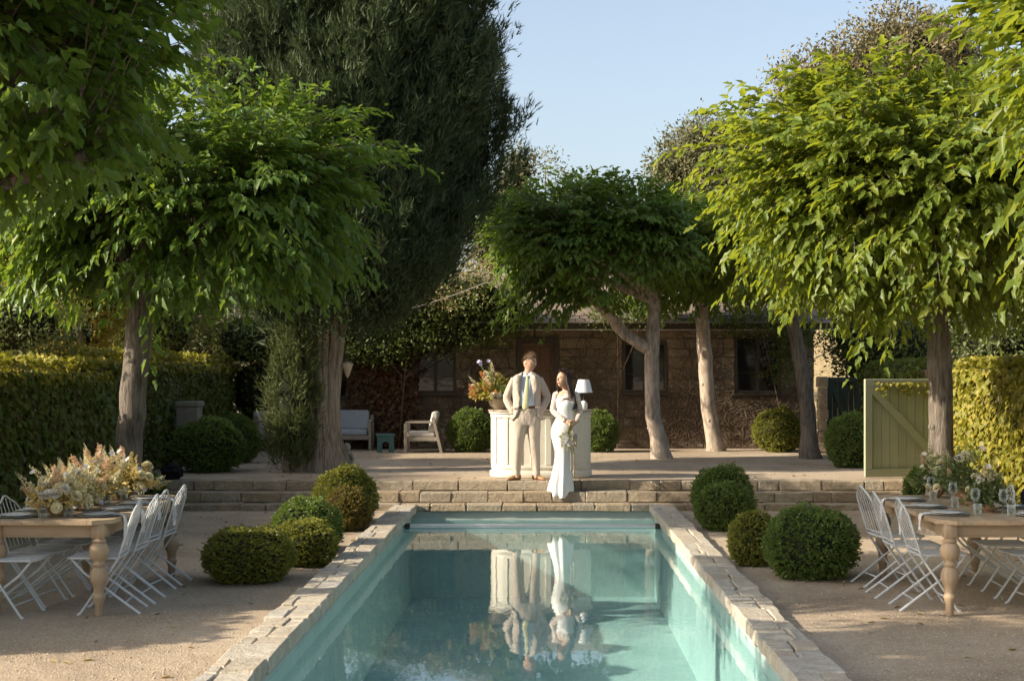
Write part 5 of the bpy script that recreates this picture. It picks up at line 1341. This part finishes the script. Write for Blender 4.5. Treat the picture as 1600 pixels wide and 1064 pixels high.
# ---- man
MY = 20.66
man = thing('person', 'man in pale tan suit, blue shirt and yellow tie, hands in pockets', 'person', ((822 - CX) * MY / F, MY, TZ))
hr = Matrix.Rotation(R(54), 3, 'Z') @ Matrix.Rotation(R(12), 3, 'X')
bd = MB(); hc = Vector((.055, -.03, 1.722))
L = head_add(bd, hc, hr, 1.10)
bd.tube([(.02, .02, 1.50), (.035, .0, 1.58), (.05, -.01, 1.68)], [.066, .060, .060], 14)
bd.rings([er((.01, .01, z), rx, ry) for z, rx, ry in ((.86, .15, .10), (.95, .165, .11), (1.1, .155, .10), (1.3, .175, .115), (1.45, .18, .10), (1.53, .10, .07))])
shL, elL, wrL = (-.178, .01, 1.46), (-.288, .06, 1.20), (-.192, -.045, .965)
shR, elR, wrR = (.198, .01, 1.46), (.312, .06, 1.205), (.214, -.045, .965)
for a, b, c in ((shL, elL, wrL), (shR, elR, wrR)):
    bd.tube([a, b, c], [.055, .042, .030], 10); hnd = Vector(c) + Vector((.02 if c[0] < 0 else -.02, .03, .03)); sx = 1 if c[0] < 0 else -1
    bd.ell(hnd + Vector((sx * .02, -.01, -.05)), (.038, .020, .05), 10, 8)
    for f in range(4): bd.tube([hnd + Vector((sx * (.0 + .014 * f), -.015, -.085)), hnd + Vector((sx * (.006 + .014 * f), -.02, -.12)), hnd + Vector((sx * (.012 + .014 * f), -.01, -.15 + .006 * abs(f - 1.5)))], [.009, .008, .007], 7)
    bd.tube([hnd + Vector((sx * -.012, -.02, -.03)), hnd + Vector((sx * -.024, -.035, -.06)), hnd + Vector((sx * -.018, -.04, -.085))], [.010, .009, .008], 7)
hipL, knL, anL = (-.10, .01, .92), (-.112, -.02, .50), (-.135, .02, .09)
hipR, knR, anR = (.11, .01, .92), (.122, -.02, .50), (.150, .02, .09)
for a, b, c in ((hipL, knL, anL), (hipR, knR, anR)): bd.tube([a, b, c], [.085, .058, .042], 12); bd.ell((c[0], c[1] - .03, .045), (.034, .085, .03), 10, 6)
remeshed(bd, 'body', .0095, 2, M['skin_m'], man)
face_parts(L, hr, 1.10, man, M['hair_m'], .0045)
# hair: cap over the skull, fuller on top
hm_ = MB()
def hfn(p, v):
    keep = max(0, min(1, (v.z * 1.0 + v.y * .62 - .16) * 3.6)); q = .80 + .27 * keep
    if v.z > .5: q += .07 * (v.z - .3) * (1 + .25 * math.sin(v.x * 14) * math.cos(v.y * 11)) * keep
    return Vector((p.x * q, p.y * q - (.006 if v.z > .6 else 0), p.z * q))
hm_.ell(hc, (.085, .106, .131), 26, 20, hr, hfn); hm_.build('hair', M['hair_m'], man)
def strands(hc, rad, hr, fn, cond, n, size, mat, parent, sweep, seed):
    rg = np.random.default_rng(seed); d = rdir(rg, n * 3); d = d[np.array([cond(v) for v in d])][:n]; P, D, N = [], [], []
    for v in d:
        v = Vector(v); p = fn(Vector((v.x * rad[0], v.y * rad[1], v.z * rad[2])), v); s = Vector(sweep) + Vector(rg.normal(size=3)) * .45
        tg = s - v * s.dot(v); P.append(hr @ p + Vector(hc)); D.append(hr @ (tg.normalized() + v * .35)); N.append(hr @ v)
    o = leafmass('hair_strands', ([(-.10, 0, 0), (.10, 0, 0), (.06, .6, .08), (-.06, .6, .08), (0, 1, -.02)], [(0, 1, 2), (0, 2, 3), (3, 2, 4)]), np.array(P), frames(np.array(D), np.array(N)), size * rg.uniform(.6, 1.3, len(P)), mat, parent); o['kind'] = 'stuff'
strands(hc, (.085, .106, .131), hr, hfn, lambda v: v[2] + v[1] * .62 > .30, 900, .045, M['hair_m'], man, (.35, -.9, .25), 5)
# trousers
tr = MB()
tr.rings([er((.008, .005, z), rx, ry, 24, 0, 2.3) for z, rx, ry in ((.80, .20, .125), (.90, .212, .14), (1.0, .198, .135), (1.065, .185, .125))])
for s, (kx, ax) in ((-1, (-.113, -.138)), (1, (.125, .150))):
    h = -.092 if s < 0 else .108
    tr.rings([er((x, y, z), rx, ry, 18) for x, y, z, rx, ry in ((h, .005, .90, .112, .13), (h, .0, .78, .108, .118), ((h + kx) / 2, -.01, .66, .094, .10), (kx, -.015, .52, .080, .086), ((kx + ax) / 2, .0, .34, .071, .080), (ax * .98, .012, .20, .062, .074), (ax, .012, .13, .058, .074), (ax, .004, .062, .058, .082))])
remeshed(tr, 'trousers', .0125, 2, M['suit'], man)
MB().rings([er((.008, .005, z), .192, .131, 24, 0, 2.3) for z in (1.045, 1.085)], False).build('belt', M['belt'], man)
# shirt, collar, tie
MB().rings([er((.01, .004, z), rx, ry, 24, 0, 2.3) for z, rx, ry in ((1.06, .188, .128), (1.15, .19, .128), (1.3, .20, .128), (1.42, .20, .115), (1.49, .15, .095), (1.535, .085, .075))]).build('shirt', M['shirt'], man)
cl = MB()
for s in (-1, 1): cl.grid([[(.022 + s * .003, -.083, 1.545), (.022 + s * .045, -.052, 1.575), (.03 + s * .068, .01, 1.585)], [(.022 + s * .012, -.105, 1.50), (.022 + s * .062, -.085, 1.505), (.03 + s * .078, .0, 1.54)]])
o = cl.build('collar', M['shirt'], man); o.modifiers.new('s', 'SOLIDIFY').thickness = .006
ty = MB()
rows = [[(.02 + x * w, -.006 * (1 - abs(x)) + y, z) for x in (-1, -.5, 0, .5, 1)] for z, y, w in ((1.525, -.110, .020), (1.50, -.118, .016), (1.485, -.122, .017), (1.40, -.133, .026), (1.25, -.145, .036), (1.12, -.150, .042), (1.06, -.152, .045), (1.015, -.150, .004))]
for i, r in enumerate(rows): rows[i] = [(x - .03 * max(0, (1.45 - z)) / .4, y, z) for x, y, z in r]
ty.grid(rows); ty.ell((.02, -.115, 1.515), (.022, .014, .020), 10, 8); o = ty.build('tie', M['tie'], man); o.modifiers.new('s', 'SOLIDIFY').thickness = .006
# jacket with open front
jr = [(1.585, .078, .072, -.060, .060, .03, .012), (1.56, .115, .082, -.060, .062, .025, .012), (1.535, .165, .095, -.062, .068, .016, .01), (1.51, .198, .106, -.064, .072, .012, .01), (1.46, .214, .120, -.066, .078, .01, .008), (1.38, .214, .132, -.070, .088, .01, .004), (1.27, .206, .134, -.074, .102, .01, .002),
      (1.16, .202, .134, -.078, .118, .01, .0), (1.08, .208, .139, -.084, .135, .01, .0), (1.0, .224, .147, -.108, .155, .01, .0), (.93, .235, .153, -.140, .180, .01, .0), (.875, .240, .156, -.195, .215, .01, .0)]
rows = []
for z, rx, ry, oL, oR, cx_, cy_ in jr:
    a0 = math.asin(max(-1, min(1, (oR - cx_) / rx))); a1 = 2 * math.pi + math.asin(max(-1, min(1, (oL - cx_) / rx)))
    row = []
    for k in range(37):
        a = a0 + (a1 - a0) * k / 36; e = 2 / 2.3
        sx, cs = math.sin(a), math.cos(a)
        fold = .004 * math.sin(a * 9 + z * 22) * (1 if z < 1.4 else 0)
        row.append((cx_ + (rx + fold) * math.copysign(abs(sx) ** e, sx), cy_ - (ry + .006 + fold) * math.copysign(abs(cs) ** e, cs), z))
    rows.append(row)
jk = MB().grid(rows)
o = jk.build('jacket', M['suit'], man); md = o.modifiers.new('s', 'SOLIDIFY'); md.thickness = .010; md.offset = 1
for sgn, a, b, c in ((-1, shL, elL, wrL), (1, shR, elR, wrR)):
    a, b, c = Vector(a), Vector(b), Vector(c)
    pts = [a + Vector((-sgn * .045, 0, -.005)), a + Vector((sgn * .002, 0, -.012)), a.lerp(b, .5), b + Vector((0, .01, .02)), b + Vector((-sgn * .004, 0, -.035)), b.lerp(c, .55), c + Vector((0, 0, .03)), c + Vector((0, -.005, .0))]
    sl = MB().tube(pts, [.055, .066, .064, .058, .056, .052, .046, .044], 16)
    k = len(sl.v); sl.v = [(x + .004 * math.sin(z * 55 + x * 30), y + .004 * math.sin(z * 47 + y * 40), z) for x, y, z in sl.v]
    sl.build('sleeve', M['suit'], man)
lp = MB()      # lapels lie on the jacket front
for s in (-1, 1):
    e = [(-.064, .064)[s > 0], (-.072, .094)[s > 0], (-.077, .115)[s > 0]]
    r0 = [(e[0] * .92, -.100, 1.535), (e[0] + s * .055, -.094, 1.53), (e[0] + s * .04, -.088, 1.545)]
    r1 = [(e[0], -.128, 1.47), (e[0] + s * .085, -.118, 1.455), (e[0] + s * .09, -.112, 1.475)]
    r2 = [(e[1], -.152, 1.33), (e[1] + s * .055, -.146, 1.34), (e[1] + s * .058, -.142, 1.35)]
    r3 = [(e[2], -.160, 1.18), (e[2] + s * .008, -.158, 1.18), (e[2] + s * .010, -.156, 1.18)]
    lp.grid([r0, r1, r2, r3] if s > 0 else [q[::-1] for q in (r0, r1, r2, r3)])
o = lp.build('lapels', M['suit'], man); md = o.modifiers.new('s', 'SOLIDIFY'); md.thickness = .007
for s, x in ((-1, -.165), (1, .19)): MB().box((x, -.128, 1.06), (.11, .014, .022), Matrix.Rotation(s * .35, 3, 'Z'), .003).build('pocket_flap', M['suit'], man)
MB().ell((-.105, -.152, 1.125), (.010, .006, .010), 8, 6).build('button', M['belt'], man)
for s, x, a in ((-1, -.138, R(-38)), (1, .150, R(36))):
    rt = Matrix.Rotation(a, 3, 'Z'); sh_ = MB(); rr_ = []
    for y, rx, zt in ((.075, .020, .05), (.065, .036, .085), (.03, .040, .105), (-.03, .042, .090), (-.09, .046, .066), (-.15, .046, .052), (-.19, .034, .042), (-.212, .012, .030)):
        ring = []
        for k in range(12):
            t = 2 * math.pi * k / 12; ring.append(Vector((rx * math.sin(t), y, max(.006, zt * .5 * (1 - math.cos(t))))))
        rr_.append([rt @ p + Vector((x, .02, 0)) for p in ring])
    so = sh_.rings(rr_).build('shoe', M['shoe'], man)
    MB().rings([[rt @ Vector((rx * 1.06 * math.sin(2 * math.pi * k / 14), -.068 - .148 * math.cos(2 * math.pi * k / 14), z)) + Vector((x, .02, 0)) for k in range(14)] for rx, z in ((.044, 0), (.046, .012))]).build('sole', M['belt'], so)

# ---- bride
BY = 20.27
wom = thing('person', 'woman in white lace mermaid gown holding a bouquet', 'person', ((880 - CX) * BY / F, BY, S2Z))
hr = Matrix.Rotation(R(-48), 3, 'Z') @ Matrix.Rotation(R(-6), 3, 'X')
bd = MB(); hc = Vector((-.005, -.02, 1.612)); k_ = 1.0
L = head_add(bd, hc, hr, k_, True)
bd.tube([(.045, .02, 1.40), (.035, .015, 1.47), (.01, .0, 1.57)], [.052, .045, .046], 14)
bd.rings([er((x, .0, z), rx, ry) for x, z, rx, ry in ((.0, .80, .15, .12), (.01, .92, .165, .125), (.035, 1.08, .115, .085), (.04, 1.2, .13, .10), (.042, 1.3, .15, .11), (.045, 1.38, .15, .085), (.045, 1.44, .09, .06))])
for s in (-1, 1): bd.ell((.04 + s * .062, -.060, 1.26), (.056, .045, .055), 12, 8)
shL, elL, wrL = Vector((-.10, .01, 1.385)), Vector((-.150, -.01, 1.155)), Vector((.03, -.175, 1.01))
shR, elR, wrR = Vector((.188, .01, 1.385)), Vector((.245, .01, 1.145)), Vector((.190, -.165, 1.005))
bd.tube([shL, elL, wrL], [.046, .036, .024], 10); bd.tube([shR, elR, wrR], [.046, .036, .024], 10)
for s, w_, d in ((-1, wrL, Vector((.85, -.25, -.35)).normalized()), (1, wrR, Vector((-.75, -.35, -.45)).normalized())):
    up = Vector((0, 0, 1)); sd = d.cross(up).normalized(); nn = sd.cross(d); pc = w_ + d * .045
    mrot = Matrix((sd, d, nn)).transposed(); bd.ell(pc, (.012, .046, .034), 10, 8, mrot)
    for f in range(4):
        o_ = nn * (.024 - .016 * f); ln = (.062, .07, .066, .05)[f]; cur = (-sd if s < 0 else sd) * 1.0; cur = Vector((0, -.0, -.6)) + Vector((0, .7 if s < 0 else .5, 0))
        b0 = w_ + d * .080 + o_; b1 = b0 + d * ln * .45 + cur * .006; b2 = b1 + d * ln * .22 + cur * .022; b3 = b2 + cur * .022
        bd.tube([b0 - d * .02, b0, b1, b2, b3], [.0085, .0085, .008, .0075, .006], 7)
    bd.tube([w_ + d * .02 + nn * .02, w_ + d * .045 + nn * .048, w_ + d * .085 + nn * .055], [.010, .0095, .007], 7)
for x in (-.07, .07): bd.tube([(x, .0, .86), (x * .8 + .0, -.01, .45), (x * .7, .0, .06)], [.088, .055, .04], 12); bd.ell((x * .7, -.05, .035), (.036, .10, .03), 10, 6)
remeshed(bd, 'body', .0078, 2, M['skin_w'], wom)
face_parts(L, hr, k_, wom, M['hair_w'], .0032)
hw_ = MB()
def hfn2(p, v):
    keep = max(0, min(1, (v.z * .8 + v.y * .8 - .06) * 3.2)); q = .78 + .32 * keep
    return Vector((p.x * q, p.y * q, p.z * q))
hw_.ell(hc, (.079, .100, .126), 26, 20, hr, hfn2); hw_.build('hair', M['hair_w'], wom)
strands(hc, (.079, .100, .126), hr, hfn2, lambda v: v[2] * .8 + v[1] * .8 > .22, 700, .06, M['hair_w'], wom, (.1, .6, -.8), 6)
lk = MB(); rr = random.Random(8)
for k in range(34):
    t = k / 33; ang = R(-48) + math.pi / 2 + (t - .35) * 2.3
    bb_ = -1.5 + 3.25 * t; r0 = L(.080 * math.sin(bb_), .092 * math.cos(bb_), .045 + .02 * math.sin(k))
    right = t > .25
    e = Vector((.10 + .10 * rr.random(), -.02 - .09 * rr.random(), 1.13 + .12 * rr.random())) if right else Vector((.03 + .1 * rr.random(), .12, 1.2 + .1 * rr.random()))
    m1 = r0 + hr @ Vector((.012 * math.sin(bb_), .02 + .015 * math.cos(bb_), 0)) + Vector((0, 0, -.13)); m2 = Vector(((m1.x + e.x) / 2 + .015, (m1.y + e.y) / 2 - .03 * right, (m1.z + e.z) / 2))
    pts = []
    for i in range(9):
        s = i / 8; p = (1 - s) ** 3 * r0 + 3 * s * (1 - s) ** 2 * m1 + 3 * s * s * (1 - s) * m2 + s ** 3 * e
        pts.append(p + Vector((.010 * math.sin(s * 11 + k), .008 * math.cos(s * 12 + k * 1.3), 0)) * s)
    lk.tube(pts, [.012, .017, .018, .018, .017, .015, .013, .010, .003], 7)
for k in range(4):     # a few strands on the far cheek
    r0 = L(-.074, -.030, .05 - .01 * k); lk.tube([r0, r0 + Vector((-.012, -.008, -.08)), r0 + Vector((-.004 * k, .0, -.15)), r0 + Vector((.015, .02, -.21 - .01 * k))], [.007, .009, .007, .003], 6)
lk.build('hair_lengths', M['hair_w'], wom)
# gown
gr = [(1.305, .040, .149, .116, 0), (1.25, .040, .146, .128, 0), (1.18, .038, .128, .112, 0), (1.09, .034, .119, .098, 0), (1.02, .024, .138, .112, 0), (.95, .015, .168, .132, 0), (.87, .008, .182, .142, 0), (.78, .004, .172, .138, 0), (.68, .0, .142, .120, .0), (.58, .0, .118, .105, .003), (.48, -.002, .110, .100, .006), (.36, -.008, .118, .110, .010), (.24, -.014, .136, .135, .014), (.12, -.022, .158, .168, .017), (.04, -.028, .172, .190, .019), (.004, -.03, .175, .197, .019)]
NR = 56; rows = []
for z, cx_, rx, ry, am in gr:
    ring = []
    for k in range(NR):
        a = 2 * math.pi * k / NR; f = 1 + am / .15 * (math.sin(a * 7 + .6) + .6 * math.sin(a * 11 + 1.4)) * .8
        x = cx_ + rx * math.sin(a) * f; y = -ry * math.cos(a) * f; zz = z
        if z > 1.28: zz = z + .014 * math.cos(2 * math.pi * (x - cx_) / .15) * (1 if math.cos(a) > 0 else -.5) - (.02 if math.cos(a) < 0 else 0)
        if z < .30: y -= .02 * (.30 - z) / .3
        if z < .05 and BY + y < S2Y - .012: zz = z - .085 * min(1, (S2Y - .012 - (BY + y)) / .035)
        ring.append((x, y, zz))
    rows.append(ring)
# the cloth that hangs over the step front is held clear of its face
g = MB().rings(rows, False); o = g.build('gown', M['satin'], wom, angle=0); o.modifiers.new('s', 'SOLIDIFY').thickness = .004
# lace over hips, lace sleeves and yoke
hip = [[(p[0] * 1.012 + (1 - 1.012) * cx_, p[1] * 1.02, p[2]) for p in row] for row, (z, cx_, *_r) in zip(rows[4:9], gr[4:9])]
MB().rings(hip, False).build('lace_overlay', M['lace'], wom)
for a, b, c, s in ((shL, elL, wrL, -1), (shR, elR, wrR, 1)):
    MB().tube([a + Vector((-s * .035, 0, .022)), a + Vector((s * .0, 0, 0)), a.lerp(b, .5), b + Vector((0, 0, .02)), b.lerp(c, .12), b.lerp(c, .6), b.lerp(c, .93)], [.048, .057, .050, .045, .043, .036, .031], 14).build('sleeve', M['lace'], wom)
yk = MB(); rws = []
for i in range(5):
    s = i / 4; z = 1.300 + .150 * s; rx = .168 - .108 * s ** 1.5; ry = .118 - .064 * s ** 1.2
    rws.append([(.043 + rx * math.sin(2 * math.pi * k / 30), -ry * math.cos(2 * math.pi * k / 30) + .008 * s - (.0), z + (.045 * (1 - s) * (abs(math.sin(2 * math.pi * k / 30)) < .40 and math.cos(2 * math.pi * k / 30) > 0))) for k in range(30)])
yk.rings(rws, False).build('lace_yoke', M['lace'], wom)
for x, d in ((-.034, 1), (.108, 1)): MB().ell(L(-.0 + (.07 if x > 0 else -.07), -.0, -.04), (.006, .006, .014), 8, 6).build('earring', M['china'], wom)
# bouquet, held below the clasped hands
bq = thing('bouquet', 'small bouquet of lilac, white and gold flowers with long ribbons', 'bouquet', wom.location + Vector((.105, -.235, .955)))
rr = random.Random(31)
for k in range(46):
    d = rdir(rngf, 1)[0]; p = Vector((-.035 + d[0] * .105, -.02 + d[1] * .075, -.185 + d[2] * .118))
    kd, mt, s = [('star', 'fl_lilac', .035), ('puff', 'fl_lilac', .035), ('rose', 'fl_white', .036), ('plume', 'fl_gold', .034), ('puff', 'fl_gold', .036), ('plume', 'fl_orange', .028), ('rose', 'fl_pink', .034), ('spire', 'fl_cream', .03), ('puff', 'fl_white', .034)][rr.randrange(9)]
    o = link('flower', fl_mesh(kd, mt), bq); o.location = p; o.scale = (s,) * 3; dd = Vector((d[0], d[1] - .5, d[2] - .1)); o.rotation_euler = dd.to_track_quat('Z', 'Y').to_euler()
m = 110; d = rdir(rngf, m)
o = leafmass('foliage', OVAL, d * np.array([.10, .07, .10]) + np.array([-.035, -.01, -.195]), frames(d + rngf.normal(size=(m, 3)) * .5, d), .04 * rngf.uniform(.6, 1.3, m), M['fl_green'], bq); o['kind'] = 'stuff'
stm = MB()
for k in range(9): stm.tube([(-.03 + .012 * (k - 4) * .8, -.01 + .004 * (k % 3), -.16), (.002 * (k - 4), .01, .02), (.004 * (k - 4), .02 + .003 * (k % 3), .06)], .0035, 5)
stm.build('stems', M['stem'], bq)
rib = plain('taupe_ribbon', (.30, .245, .17), .5, .4, var=.08)
for x0, x1, zb, w in ((.02, -.005, -.66, .010), (.035, .045, -.74, .011), (.04, .075, -.33, .010)):
    rows = [[(x0 + (x1 - x0) * s + q * w + .008 * math.sin(s * 7 + x0 * 90), -.03 - .01 * math.cos(s * 6), -.06 + (zb + .06) * s) for q in (-1, 0, 1)] for s in [i / 12 for i in range(13)]]
    o = MB().grid(rows).build('ribbon', rib, bq); o.modifiers.new('s', 'SOLIDIFY').thickness = .002
